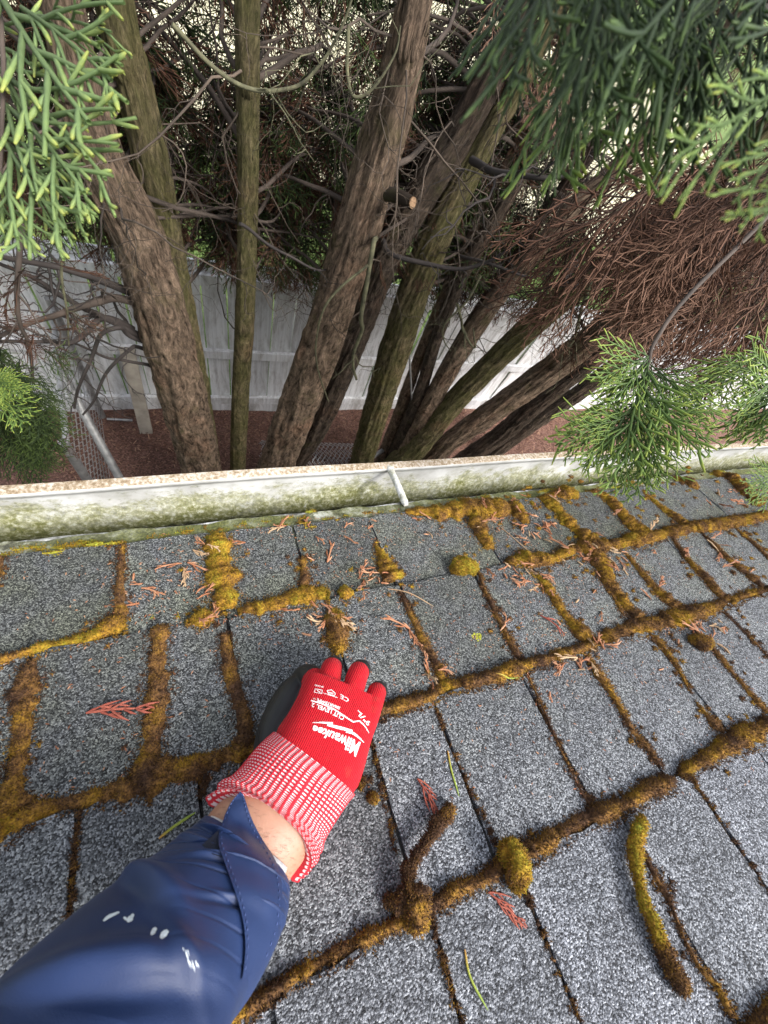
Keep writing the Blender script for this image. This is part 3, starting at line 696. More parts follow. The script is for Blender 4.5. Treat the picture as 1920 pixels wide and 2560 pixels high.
def board_mesh(seed):
    r = np.random.default_rng(seed); mb = MB()
    w = BW - (r.uniform(.015, .021) if seed % 2 else .006); h = 1.66 + r.normal(0, .012); t = .02
    n = 8; zs = np.linspace(0.045 + r.uniform(0, .02), h, n); bow = r.normal(0, .003)
    V = []
    for z in zs:
        dy = bow * math.sin(z / h * math.pi)
        for (x, y) in ((-w/2, -t/2), (w/2, -t/2), (w/2, t/2), (-w/2, t/2)): V.append((x, y + dy, z))
    mb.add(V, grid_faces(n, 4, True)); mb.add(V[:4], [(3, 2, 1, 0)]); mb.add(V[-4:], [(0, 1, 2, 3)])
    return mb.mesh("board", MAT['fence'], False)
BM = [board_mesh(s) for s in range(6)]
x = -1.9; i = 0
while x < 15.5:
    b = link("board", BM[int(rng.integers(6))], fence); b.location = (x - 1.5, 0.012 + .010 * (i % 2) + rng.normal(0, .0015), rng.normal(0, .004)); b.rotation_euler = (rng.normal(0, .004), rng.normal(0, .004), math.pi * int(rng.integers(2)))
    x += BW; i += 1
def zr(ratio): return CAM[2] + ratio * FY
for (rz, hh) in ((zr(-0.945), .085), (zr(-1.145), .09), (1.52, .085)):
    x0 = -2.0
    while x0 < 15.5:
        mb = MB(); add_box(mb, (x0 + .003 - 1.5, -0.040, rz - hh / 2), (x0 + 2.397 - 1.5, -0.0005, rz + hh / 2)); x0 += 2.4
        link("rail", mb.mesh("rail", MAT['fence'], False), fence)
for k, x0 in enumerate((-0.8, 1.6, 4.0, 6.4, 8.8, 11.2, 13.6)):
    mb = MB(); add_box(mb, (x0 - .045 - 1.5, 0.025, -0.05), (x0 + .045 - 1.5, 0.115, 1.62)); link("post", mb.mesh("post", MAT['fence'], False), fence)
mb = MB(); x0 = -2.0
while x0 < 15.5:
    add_box(mb, (x0 + .004 - 1.5, -0.012, -0.03), (x0 + 2.396 - 1.5, 0.03, 0.10)); x0 += 2.4
link("kickboard", mb.mesh("kickboard", MAT['fence'], False), fence)
# leaning timber brace in front of the fence
br = MB(); a = atY(318, 880, 3.0); b = atY(356, 1050, 2.80); a = np.array([a[0], 3.03, 0.85]); b[2] = 0.0
T = b - a; T /= np.linalg.norm(T); sx = np.array([1, 0, 0]) - T * T[0]; sx /= np.linalg.norm(sx); sy = np.cross(T, sx)
V = [p + sx * dx + sy * dy for p in (a, b) for (dx, dy) in ((-.055, -.02), (.055, -.02), (.055, .02), (-.055, .02))]
br.add(np.array(V) - np.array(fence.location), [(3,2,1,0),(4,5,6,7),(0,1,5,4),(1,2,6,5),(2,3,7,6),(3,0,4,7)])
link("brace", br.mesh("brace", mat_simple("bare_timber", (0.34, 0.30, 0.25), .85, .3, 12, .4), False), fence)

# ================================================================== CHAIN-LINK
mm = N("galvanised_wire"); MAT['wire'] = mm.fin((0.55, 0.55, 0.55), 0.45, None, Metallic=0.6)
mm = N("galvanised_pipe"); c = mm.coord(); f = mm.noise(c, 20, 5); MAT['pipe'] = mm.fin(mm.ramp(f, [(0.3, (0.20, 0.20, 0.20)), (0.7, (0.42, 0.42, 0.42))]), 0.5, None, Metallic=0.5)
def chain_wires(org, ax, up, nw, nh, p=.055, r=.0022, warp=None):
    """zigzag woven wires; org corner, ax/up unit vectors, nw wires, nh half-diamonds"""
    mb = MB(); nrm = np.cross(ax, up)
    for i in range(nw):
        k = np.arange(nh + 1); s = (k % 2)
        P = org + ((i + s * 1.0)[:, None] * p) * ax + (k * p)[:, None] * up + ((s - .5) * .008)[:, None] * nrm
        if warp is not None: P = warp(P)
        add_tube(mb, P, r, 3, cap=False)
    return mb
cl = empty("chain_link_fence", (-0.55, 2.4, 0), label="galvanised chain-link fence panel with pipe posts running up to the board fence", category="fence")
L0 = np.array(cl.location); XC = -0.95; CA = np.array([-.82, 1.8, 0.0]); CB = np.array([-.95, 3.0, 0.0]); CD = (CB - CA) / np.linalg.norm(CB - CA)
link("wire_mesh", (lambda m: m.mesh("wire_mesh", MAT['wire']))(chain_wires(CA + [0, 0, .05] - L0, CD, np.array([0, 0, 1.0]), 21, 21, .055, .0030)), cl)
for nm, a, b, r in (("post", CB, CB + [0, 0, 1.3], .028), ("post", CA - CD * .03, CA - CD * .03 + [0, 0, 1.3], .028), ("rail", CB + [0, 0, 1.24], CA + [0, 0, 1.24], .018)):
    mb = MB(); add_tube(mb, np.array([np.array(a) + (np.array(b) - a) * t for t in np.linspace(0, 1, 5)]) - L0, r, 8); link(nm, mb.mesh(nm, MAT['pipe']), cl)
# leaning pipe
a = atY(172, 965, 2.55); b = atY(285, 1170, 2.15); b2 = b + (b - a) * .35
mb = MB(); P = np.array([a + (b2 - a) * t for t in np.linspace(-.12, 1, 6)]); P = P + np.array([0, 0, max(0, .03 - P[-1][2])]); o = P[-1].copy(); add_tube(mb, P - o, .032, 10)
ob = link("leaning_pipe", mb.mesh("leaning_pipe", MAT['pipe']), label="grey metal pipe leaning against the chain-link fence", category="pipe"); ob.location = o
# loose roll of chain-link on the mulch between the trunks
o = atY(780, 1130, 2.33); o[2] = 0
def warp(P):
    t = P[:, 1]; R_ = .13 + .012 * t
    return np.column_stack([P[:, 0] + .02 * np.sin(P[:, 1] * 2), R_ * np.cos(t / .13) * 1.25, .135 + R_ * np.sin(t / .13) * .95])
roll = chain_wires(np.array([-.52, 0, 0]), np.array([1.0, 0, 0]), np.array([0, 1.0, 0]), 22, 30, .05, .0026, warp)
ob = link("wire_roll", roll.mesh("wire_roll", MAT['wire']), label="loose roll of chain-link wire lying on the red mulch", category="wire roll"); ob.location = o; ob.rotation_euler = (0, 0, -.08)
# pipes on the ground
def pipe(label, p0, p1, r, capmat=None):
    P = np.array([np.array(p0) + (np.array(p1) - np.array(p0)) * t for t in np.linspace(0, 1, 5)]); o = P[0].copy(); mb = MB(); add_tube(mb, P - o, r, 10)
    ob = link("metal_pipe", mb.mesh("metal_pipe", MAT['pipe']), label=label, category="pipe"); ob.location = o
    if capmat:
        mb = MB(); T = P[1] - P[0]; T /= np.linalg.norm(T); add_tube(mb, np.array([-T * .004, T * .05]), r * 1.3, 10); link("end_cap", mb.mesh("end_cap", capmat), ob)
a = atY(673, 1118, 2.36); b = atY(640, 1180, 2.1); a[2] = .30; b[2] = .03
pipe("short grey pipe with a black end cap beside the wire roll", a, b, .022, mat_simple("black_rubber", (.012, .012, .013), .6))
a = atY(1015, 1085, 2.35); b = atY(900, 1165, 2.0)
pipe("long grey metal pipe slanting across the foot of the trunks", a, b, .022)
a = atY(272, 1057, 2.95); b = atY(335, 1062, 2.93); a[2] = b[2] = .03
pipe("thin pale green pipe end lying on mulch near the fence brace", a, b, .012)
a = atY(1022, 862, 2.1); b = atY(1035, 1100, 2.1); pipe("thin bare grey stake standing between trunks", b + (b - a) * .3, a, .008)

# ================================================================== TREES
def trunk_mesh(name, pts, mat, wscale=1.0, base_flare=True, tip=None, seed=0, k=72, ridge=1.0):
    """pts: photo x, y, distance Y from the wall line, width px -> world tube with ridged bark"""
    W = np.array([atY(p[0], p[1], p[2]) for p in pts]); dep = np.array([(w - CAM) @ RC[2] for w in W])
    r = np.array([p[3] for p in pts]) * dep / FPX * .5 * wscale
    if W[0][2] > 0:                                             # carry on down to the ground
        d = W[0] - W[1]; d = d / max(1e-6, -d[2]); d[:2] = np.clip(d[:2], -.35, .35)
        W = np.vstack([W[0] + d * (W[0][2] + .08), W]); r = np.concatenate([[r[0] * (1.22 if base_flare else 1.05)], r])
    if tip is not None:                                         # and up out of sight
        d = W[-1] - W[-2]; d /= np.linalg.norm(d); d = d * .6 + np.array([0, .05, .75]); d /= np.linalg.norm(d)
        W = np.vstack([W, W[-1] + d * tip * .5, W[-1] + d * tip * .5 + np.array([d[0] * .2, d[1] * .2, tip * .5])]); r = np.concatenate([r, [r[-1] * .7, r[-1] * .35]])
    L = np.sum(np.linalg.norm(np.diff(W, axis=0), axis=1)); n = int(L / .014) + 8
    C = spline(np.column_stack([W, r]), n); P, r = C[:, :3], np.maximum(C[:, 3], .004)
    T, Nf, Bf = frames(P); a = np.arange(k) * 2 * math.pi / k
    dirs = np.cos(a)[None, :, None] * Nf[:, None] + np.sin(a)[None, :, None] * Bf[:, None]
    s = np.concatenate([[0], np.cumsum(np.linalg.norm(np.diff(P, axis=0), axis=1))])
    q = np.dstack([np.broadcast_to(np.cos(a) * 1.0, (n, k)), np.broadcast_to(np.sin(a), (n, k)), np.broadcast_to((s * .55 + seed)[:, None], (n, k))])
    ang = np.broadcast_to(a[None], (n, k)) + .35 * np.sin(s * 1.7 + seed)[:, None]
    rid = (.030 * np.sin(9 * ang + 1.5 * vnoise(q, 1.0, seed)) + .030 * np.sin(17 * ang + 2 * vnoise(q, 2.0, seed + 1)) + .05 * vnoise(q, 1.6, seed + 2) + .045 * vnoise(q * [1, 1, 6], 3.0, seed + 3)) * ridge
    qq = q * np.array([1, 1, 1.0]); big = max(.35, min(1, float(np.median(r)) / .1))
    c1 = vnoise(qq * [1, 1, .42], 2.6 * big, seed + 4) + .25 * vnoise(qq, 6.0, seed); c2 = vnoise(qq * [1, 1, .5], 6.5 * big, seed + 1) + .3 * vnoise(qq, 14.0, seed + 2)
    rid = rid - ridge * (.085 * np.exp(-(c1 / .16) ** 2) + .045 * np.exp(-(c2 / .2) ** 2)) + .015 * vnoise(qq * [1, 1, 3], 11.0, seed + 3)
    V = P[:, None] + dirs * (r[:, None] * (1 + rid))[..., None]
    mb = MB(); o = np.array([P[0][0], P[0][1], 0.0])
    mb.add((V - o).reshape(-1, 3), grid_faces(n, k, True)); mb.add(V[-1] - o, [list(range(k))])
    me = mb.mesh(name, mat)
    uv = me.uv_layers.new(name="UVMap"); li = np.zeros(len(me.loops), np.int32); me.loops.foreach_get("vertex_index", li)
    li = np.minimum(li, n * k - 1)
    uu = (li % k) / k; vv = s[li // k]
    nf = (n - 1) * k
    U = uu.copy(); lf = np.arange(len(li)) // 4
    wrap = (lf < nf) & ((lf % k) == k - 1) & (li % k == 0); U[wrap] = 1.0
    rm = float(np.median(r)); U = U * 2 * math.pi * rm   # rough metric scale
    uv.data.foreach_set("uv", np.column_stack([U, vv]).astype(np.float32).ravel())
    return me, o, P, r

def spray_template(seed, L=.16, n2=9, n3=5, k=3, r0=.0013, droop=.25, curve=.15, flat=.25, seg=3, fill=1.0, ang=(.5, .82)):
    """flat fern-like cypress spray: axis along +X in the XY plane, hanging a little"""
    r = np.random.default_rng(seed); mb = MB()
    def strand(p, ang, L_, rr, lev, tip0):
        t = np.linspace(0, 1, seg + 1); bend = r.normal(0, .25)
        aa = ang + bend * t
        st = np.column_stack([np.cos(aa), np.sin(aa), r.normal(0, flat * .4) - droop * t]) * (L_ / seg)
        P = np.vstack([p, p + np.cumsum(st[:-1] * 1.0, 0)])
        tipv = tip0 + (1 - tip0) * t * (.55 if lev < 2 else 1.0)
        rad = rr * np.where(lev < 2, 1 - .3 * t, np.interp(t, [0, .3, .8, 1], [.9, 1.0, .95, .45]))
        if seg == 5: rad = rad * (1 + .10 * np.array([0, 1, -1, 1, -1, 0]))
        add_tube(mb, P, rad, k, 0, tipv, cap=False)
        return P, aa
    P, aa = strand(np.zeros(3), 0, L, r0 * 1.25, 0, 0.0)
    for i in range(n2):
        t = (i + .6) / (n2 + .2); j = min(int(t * seg), seg - 1); f = t * seg - j
        p = P[j] * (1 - f) + P[j + 1] * f; side = 1 if i % 2 else -1
        l2 = L * (.62 * (1 - t) + .20) * r.uniform(.75, 1.15)
        P2, a2 = strand(p, aa[j] + side * r.uniform(*ang), l2, r0, 1, t * .4)
        m3 = int(round(n3 * (l2 / (L * .6)) * fill)) + 1
        for q in range(m3):
            t2 = (q + .7) / (m3 + .3); j2 = min(int(t2 * seg), seg - 1); f2 = t2 * seg - j2
            p2 = P2[j2] * (1 - f2) + P2[j2 + 1] * f2; s2 = 1 if q % 2 else -1
            strand(p2, a2[j2] + s2 * r.uniform(*ang), l2 * r.uniform(.28, .45) * (1.1 - .5 * t2), r0 * .95, 2, .3 + t2 * .4)
    V = np.concatenate(mb.V); F = np.concatenate([f for f in mb.F]); A = np.concatenate(mb.A)
    return V, F, A
FAR = [spray_template(s, .17, 8, 3, 3, .0021, .2, seg=2) for s in range(6)]
STR = [spray_template(20 + s, .22, 8, 3, 3, .0017, .40, seg=2, ang=(.3, .6)) for s in range(5)]     # stringy dead strands
def basis(d, up, roll):
    d = d / np.linalg.norm(d, axis=-1, keepdims=True); s = np.cross(up, d); s /= np.linalg.norm(s, axis=-1, keepdims=True) + 1e-9
    n = np.cross(d, s); c, q = np.cos(roll)[:, None], np.sin(roll)[:, None]
    return d, s * c + n * q, n * c - s * q
def scatter(mb, tmpls, pos, d, scale, roll, tone=0.0, mi=0):
    """merge many copies of the templates into mb"""
    pos, d = np.asarray(pos), np.asarray(d); which = rng.integers(len(tmpls), size=len(pos))
    X, Y, Z = basis(d, np.tile([0.02, 0.01, 1.0], (len(pos), 1)), roll)
    for w, (V, F, A) in enumerate(tmpls):
        s = np.where(which == w)[0]
        if not len(s): continue
        W = pos[s][:, None] + scale[s][:, None, None] * (V[None, :, :1] * X[s][:, None] + V[None, :, 1:2] * Y[s][:, None] + V[None, :, 2:3] * Z[s][:, None])
        FF = F[None] + (np.arange(len(s)) * len(V))[:, None, None]
        mb.add(W.reshape(-1, 3), FF.reshape(-1, F.shape[1]), mi, (A[None] + rng.normal(tone, .12, len(s))[:, None]).ravel())

def wander(p, d, L, n, wob=.25, sag=-.15):
    P = [np.array(p, float)]; d = np.array(d, float); d /= np.linalg.norm(d)
    for i in range(n):
        d = d + rng.normal(0, wob, 3) / math.sqrt(n) * 1.2 + np.array([0, 0, sag / n]); d /= np.linalg.norm(d); P.append(P[-1] + d * L / n)
    return np.array(P)
def allowed(p, low=True):
    q = p - CAM
    if p[1] < 0.95 and p[2] < 5.2: return False
    if np.linalg.norm(q) < 1.0: return False
    if p[1] > 0.3 and q[2] / p[1] < -0.65 and low: return False
    if p[2] < 3.75 and p[1] < 2.12 and p[0] < 2.9 + .3 * (p[2] - 2.5) and rng.random() < .93: return False   # bare inside of the hedge
    return True
def dress(tree, o, P, r, nl, zlo=1.7, zhi=5.2, reach=(.5, 1.3), dead=.55, green_mat='green_dark', ydir=0.0, dens=1.0, az_c=None):
    """limbs, twigs and hanging sprays of one tree, built as three parts"""
    tw = MB(); gp, gd, bp, bd = [], [], [], []
    cand = np.where((P[:, 2] > zlo) & (P[:, 2] < zhi))[0]
    if not len(cand): return
    for i in range(nl):
        j = cand[rng.integers(len(cand))]; az = rng.uniform(0, 2 * math.pi)
        if az_c is not None: az = az_c + rng.normal(0, .9)
        d = np.array([math.cos(az), math.sin(az) + ydir, rng.uniform(-.15, .55)]); d /= np.linalg.norm(d)
        L = rng.uniform(*reach); Q = wander(P[j], d, L, 9, .35, -.5)
        if not allowed(Q[-1]) or not allowed(Q[5]): continue
        rr = rng.uniform(.007, .014)
        add_tube(tw, Q, np.linspace(rr, rr * .35, len(Q)), 5)
        if Q[6][2] > 3.85 and rng.random() < .93: continue
        if vnoise(Q[6], 1.9, 2) > .20 and Q[6][2] < 3.9: continue            # gaps in the hedge
        for s in range(int(8 * dens)):
            t = rng.uniform(.2, 1); a = min(int(t * 9), 8); p = Q[a] + (Q[a + 1] - Q[a]) * (t * 9 - a)
            d2 = (Q[a + 1] - Q[a]) / np.linalg.norm(Q[a + 1] - Q[a]) + rng.normal(0, .75, 3) + np.array([0, 0, -.15])
            l2 = rng.uniform(.15, .45); Q2 = wander(p, d2, l2, 6, .6, -.5)
            if not allowed(Q2[-1]): continue
            add_tube(tw, Q2, np.linspace(rr * .35, rr * .14, 7), 3, cap=False)
            outer = t * L / 1.1
            for m in range(3):
                b = int(rng.integers(2, 7)); d3 = (Q2[b] - Q2[b - 1]) / np.linalg.norm(Q2[b] - Q2[b - 1]) + rng.normal(0, .6, 3) + np.array([0, 0, -.35])
                Q3 = wander(Q2[b], d3, rng.uniform(.08, .22), 4, .7, -.4)
                if not allowed(Q3[-1]): continue
                add_tube(tw, Q3, np.linspace(rr * .16, rr * .08, 5), 3, cap=False)
                dd = Q3[-1] - Q3[-2] + np.array([0, 0, -.02])
                u = rng.random()
                if u < .70:
                    for w in range(2):
                        dq = dd / np.linalg.norm(dd) + rng.normal(0, .35, 3)
                        if rng.random() < dead * (1.35 - outer): bp.append(Q3[-1 - w]); bd.append(dq)
                        else: gp.append(Q3[-1 - w]); gd.append(dq)
    if tw.n: x = link("twigs", tw.mesh("twigs", MAT['twig']), kind="stuff"); x.parent = tree; x.location = -Vector(tree.location)
    if gp:
        mb = MB(); scatter(mb, FAR, gp, gd, rng.uniform(.7, 1.35, len(gp)), rng.uniform(-.9, .9, len(gp)))
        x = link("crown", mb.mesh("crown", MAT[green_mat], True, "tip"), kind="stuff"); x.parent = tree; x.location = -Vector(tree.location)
    if bp:
        mb = MB(); scatter(mb, STR, bp, bd, rng.uniform(.6, 1.2, len(bp)), rng.uniform(-3, 3, len(bp)))
        x = link("dead_foliage", mb.mesh("dead_foliage", MAT['brown'], True, "tip"), kind="stuff"); x.parent = tree; x.location = -Vector(tree.location)
def stem(tree, name, me, o):
    x = link(name, me); x.parent = tree; x.location = Vector(o) - Vector(tree.location); return x
def twig_part(tree, pts, w, mat='twig_dark', name="branch", k=7, sub=0, end=.45):
    """a branch drawn point by point: (photo x, y, Y), widths px"""
    W = np.array([atY(*p) for p in pts]); dep = (W - CAM) @ RC[2]
    r = np.linspace(w, w * end, len(W)) * dep / FPX * .5
    C = spline(np.column_stack([W, r]), len(W) * 7); P = C[:, :3]; P = P + .006 * np.dstack([vnoise(P, 6, 1), vnoise(P, 6, 2), vnoise(P, 6, 3)])[0]
    mb = MB(); add_tube(mb, P, C[:, 3], k)
    for i in range(sub):
        j = int(rng.integers(len(P) // 4, len(P) - 1)); d = P[j] - P[j - 1]; d /= np.linalg.norm(d)
        Q = wander(P[j], d + rng.normal(0, .8, 3), rng.uniform(.1, .4), 7, .8, -.5); add_tube(mb, Q, np.linspace(C[j, 3] * .5, C[j, 3] * .15, 8), 4, cap=False)
        for q in range(3):
            b = int(rng.integers(2, 7)); Q2 = wander(Q[b], Q[b] - Q[b - 1] + rng.normal(0, .05, 3), rng.uniform(.05, .2), 5, .8, -.4); add_tube(mb, Q2, np.linspace(C[j, 3] * .25, C[j, 3] * .1, 6), 3, cap=False)
    x = link(name, mb.mesh(name, MAT[mat])); x.parent = tree; x.location = -Vector(tree.location); return x
def bare_twigs(tree, P, r, nt, zlo=1.9, zhi=3.7):
    """thin dead side branches inside the hedge, no foliage left on them"""
    mb = MB(); cand = np.where((P[:, 2] > zlo) & (P[:, 2] < zhi))[0]
    if not len(cand): return
    def ok(p):
        q = p - CAM; return p[1] > 1.05 and np.linalg.norm(q) > 1.1 and q[2] / p[1] > -.98
    for i in range(nt):
        j = cand[rng.integers(len(cand))]; az = rng.uniform(0, 6.28); d = np.array([math.cos(az) * 1.2, math.sin(az), rng.uniform(-.3, .6)])
        Q = wander(P[j], d, rng.uniform(.35, 1.0), 10, .75, -.55)
        if not (ok(Q[-1]) and ok(Q[5])): continue
        rr = rng.uniform(.0028, .0055); add_tube(mb, Q, np.linspace(rr, rr * .3, 11), 5, cap=False)
        for s in range(7):
            b = int(rng.integers(2, 10)); Q2 = wander(Q[b], (Q[b] - Q[b - 1]) / np.linalg.norm(Q[b] - Q[b - 1]) + rng.normal(0, .7, 3), rng.uniform(.08, .4), 7, .9, -.5)
            if not ok(Q2[-1]): continue
            add_tube(mb, Q2, np.linspace(rr * .45, rr * .15, 8), 3, cap=False)
            for m in range(3):
                e = int(rng.integers(2, 7)); Q3 = wander(Q2[e], (Q2[e] - Q2[e - 1]) * 20 + rng.normal(0, .7, 3), rng.uniform(.04, .16), 4, .8, -.3)
                if ok(Q3[-1]): add_tube(mb, Q3, np.linspace(rr * .22, rr * .1, 5), 3, cap=False)
    if mb.n:
        x = link("dead_twigs", mb.mesh("dead_twigs", MAT['twig_grey']), kind="stuff"); x.parent = tree; x.location = -Vector(tree.location)
MAT['twig_grey'] = mat_simple("grey_dead_twig", (0.062, 0.046, 0.034), 0.9, 0.7, 5, 0.4, 0.004)
G = "cypress trees between the house and the board fence"

# --- forked tree by the chain-link fence
me, o, P1, r1 = trunk_mesh("trunk", [(505,1178,1.95,92),(470,1040,1.95,108),(428,880,1.93,118),(385,720,1.92,125),(330,560,1.90,122),(272,440,1.88,118),(205,250,1.85,110),(150,0,1.82,105)], MAT['bark'], tip=3.0, seed=1)
t1 = empty("cypress_tree", o, label="forked cypress tree with thick grey-brown trunk and low dead branches beside the chain-link fence", category="tree", group=G)
stem(t1, "trunk", me, o)
me, o, P1b, r1b = trunk_mesh("trunk", [(520,1178,2.02,60),(490,1000,2.02,72),(452,820,2.02,84),(424,660,2.02,84),(400,520,2.02,80),(368,350,2.02,82),(322,150,2.02,86),(285,0,2.02,90)], MAT['bark_moss'], tip=3.0, seed=2)
stem(t1, "trunk", me, o)
dress(t1, o, P1b, r1b, 60, 2.1, 4.7, (.4, 1.0), ydir=.5); dress(t1, o, P1, r1, 90, 1.9, 4.7, (.5, 1.3), dead=.8, ydir=.45)
for pts, w, sub in ([(285,717,1.9),(190,681,1.85),(90,657,1.8),(0,645,1.7),(-80,640,1.6)], 22, 9), ([(340,832,1.92),(258,795,1.88),(190,763,1.84),(90,698,1.8),(0,660,1.75)], 20, 8), ([(258,795,1.88),(217,830,1.82),(174,858,1.76),(95,852,1.7),(-60,855,1.6)], 17, 6), ([(325,838,1.9),(298,820,1.87),(252,836,1.84),(233,885,1.82),(217,920,1.8),(195,966,1.8),(187,1020,1.8)], 14, 4), ([(345,868,1.93),(325,871,1.9),(271,925,1.86),(252,961,1.84),(230,1007,1.82),(208,1036,1.8)], 11, 2), ([(372,915,1.93),(271,893,1.88),(190,860,1.82),(110,850,1.76)], 10, 3):
    twig_part(t1, [(pts[0][0] + 75, pts[0][1] + 26, 1.93)] + list(pts), w, 'twig_dark', sub=sub)
twig_part(t1, [(380,765,1.93),(300,750,1.88),(244,757,1.82),(163,779,1.76),(81,803,1.7),(-20,850,1.6)], 22, 'twig', sub=7)
twig_part(t1, [(163,635,1.6),(160,722,1.58),(168,817,1.57),(173,862,1.57)], 7, 'twig_moss', sub=2)
twig_part(t1, [(60,560,1.4),(45,700,1.35),(50,800,1.33),(70,860,1.32),(80,960,1.3)], 14, 'twig', sub=8)

# --- slim mossy tree
me, o, P2, r2 = trunk_mesh("trunk", [(594,1180,1.98,36),(600,1010,1.98,40),(612,800,1.97,46),(620,500,1.95,50),(620,250,1.93,57),(618,0,1.9,62)], MAT['bark_moss'], tip=3.0, seed=3, k=60, ridge=.6)
t2 = empty("cypress_tree", o, label="slim straight cypress tree with green mossy bark between two thick trunks", category="tree", group=G)
stem(t2, "trunk", me, o); dress(t2, o, P2, r2, 66, 1.9, 4.7, (.4, 1.2), ydir=.6)
twig_part(t2, [(430,60,1.5),(509,150,1.5),(579,208,1.5),(648,226,1.5),(741,214,1.5),(810,150,1.5),(856,58,1.5),(880,-20,1.5)], 12, 'twig_moss', sub=5)

# --- big leaning central tree
me, o, P3, r3 = trunk_mesh("trunk", [(688,1170,1.98,86),(735,1040,1.97,92),(790,900,1.95,96),(840,750,1.93,98),(880,620,1.9,104),(930,450,1.87,110),(985,250,1.84,102),(1030,60,1.8,94),(1050,-60,1.78,88)], MAT['bark'], tip=3.0, seed=4, k=84, ridge=1.2)
t3 = empty("cypress_tree", o, label="thick leaning cypress tree with pinkish peeling bark and a sawn branch stub", category="tree", group=G)
stem(t3, "trunk", me, o)
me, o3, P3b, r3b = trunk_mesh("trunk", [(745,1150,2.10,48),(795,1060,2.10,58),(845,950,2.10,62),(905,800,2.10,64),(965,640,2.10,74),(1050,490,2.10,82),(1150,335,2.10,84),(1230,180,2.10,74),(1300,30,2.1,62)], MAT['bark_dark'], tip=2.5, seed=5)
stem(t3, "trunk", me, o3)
dress(t3, o, P3, r3, 56, 2.1, 4.7, (.5, 1.2), ydir=.3); dress(t3, o, P3b, r3b, 50, 2.2, 4.7, (.4, 1.1), ydir=.5)
st = twig_part(t3, [(940,478,1.86),(985,492,1.76),(1010,500,1.70),(1032,507,1.66)], 32, 'bark_dark', "branch_stub", 14, end=.9)
mb = MB(); a = atY(1032, 507, 1.66); dd = a - atY(1010, 500, 1.70); dd /= np.linalg.norm(dd); add_tube(mb, np.array([a - dd * .004, a + dd * .0015]), .0200, 8)
x = link("cut_face", mb.mesh("cut_face", mat_simple("sawn_wood", (0.26, 0.16, 0.09), .9, .45, 70, .6))); x.parent = st; x.location = (0, 0, 0)
twig_part(t3, [(940,600,1.80),(933,613,1.70),(915,707,1.66),(904,798,1.64),(907,827,1.64),(886,878,1.64),(882,917,1.64),(889,950,1.64)], 14, 'twig_moss', sub=2)
twig_part(t3, [(918,664,1.67),(853,718,1.66),(806,773,1.66),(790,834,1.66),(792,917,1.66),(821,1004,1.66)], 7, 'twig_moss')
twig_part(t3, [(600,560,1.7),(690,620,1.78),(790,672,1.85),(820,676,1.92)], 9, 'twig_dark', sub=1)
twig_part(t3, [(870,60,1.6),(868,170,1.55),(885,235,1.53),(930,215,1.52),(985,130,1.52),(1000,60,1.52)], 10, 'twig_moss', sub=3)

# --- upright mossy trunk right of it
me, o, P4, r4 = trunk_mesh("trunk", [(900,1165,2.05,56),(940,1030,2.05,66),(985,880,2.05,74),(1030,740,2.05,78),(1090,590,2.05,78),(1160,450,2.05,68),(1240,300,2.05,58),(1330,140,2.05,50)], MAT['bark_moss'], tip=2.5, seed=6)
t4 = empty("cypress_tree", o, label="mossy brown cypress trunk standing just right of the leaning peeling trunk", category="tree", group=G)
stem(t4, "trunk", me, o); dress(t4, o, P4, r4, 60, 1.9, 4.6, (.4, 1.2), ydir=.3)
twig_part(t4, [(960,600,1.9),(977,635,1.75),(1076,664,1.65),(1151,675,1.6),(1232,646,1.55),(1300,600,1.5)], 14, 'twig_dark', sub=4)
twig_part(t4, [(1150,640,1.9),(1240,665,1.7),(1330,690,1.6),(1400,660,1.55)], 9, 'twig_dark', sub=3)
twig_part(t4, [(1180,400,1.8),(1240,430,1.6),(1330,445,1.45),(1410,440,1.4)], 20, 'twig_dark', sub=4)

# --- fanning clump
me, o, P5, r5 = trunk_mesh("trunk", [(1000,1160,1.95,66),(1040,1120,1.95,60),(1140,1000,1.93,56),(1260,880,1.90,58),(1380,770,1.86,62),(1500,680,1.82,62),(1640,560,1.76,58),(1790,440,1.7,52)], MAT['bark_moss'], tip=2.2, seed=7)
t5 = empty("cypress_tree", o, label="fanning multi-stemmed cypress clump with one thick mossy stem and two thin ones", category="tree", group=G)
stem(t5, "trunk", me, o)
for sd_, pts, m_ in ((8, [(985,1150,2.1,46),(1050,980,2.1,32),(1090,850,2.1,30),(1150,700,2.1,34),(1230,560,2.1,34),(1330,400,2.1,28),(1440,240,2.1,24)], 'bark_dark'), (9, [(1000,1150,2.02,44),(1120,930,2.02,46),(1230,760,2.02,46),(1330,640,2.0,42),(1450,500,1.98,42),(1600,350,1.95,36)], 'bark'),
                     (14, [(1010,1130,2.2,30),(1090,960,2.2,26),(1180,800,2.2,26),(1290,640,2.2,26),(1400,480,2.2,26),(1500,360,2.2,22)], 'bark_dark'), (15, [(960,1140,2.2,34),(1010,1000,2.2,30),(1060,860,2.2,26),(1110,740,2.2,26),(1170,600,2.2,22),(1260,420,2.2,20)], 'bark')):
    me, ob_, Pq, rq = trunk_mesh("trunk", pts, MAT[m_], tip=2.0, seed=sd_, k=40); stem(t5, "trunk", me, ob_); dress(t5, ob_, Pq, rq, 26, 1.8, 4.8, (.3, 1.0), ydir=.4)
dress(t5, o, P5, r5, 70, 1.9, 4.5, (.4, 1.1), dead=.8)
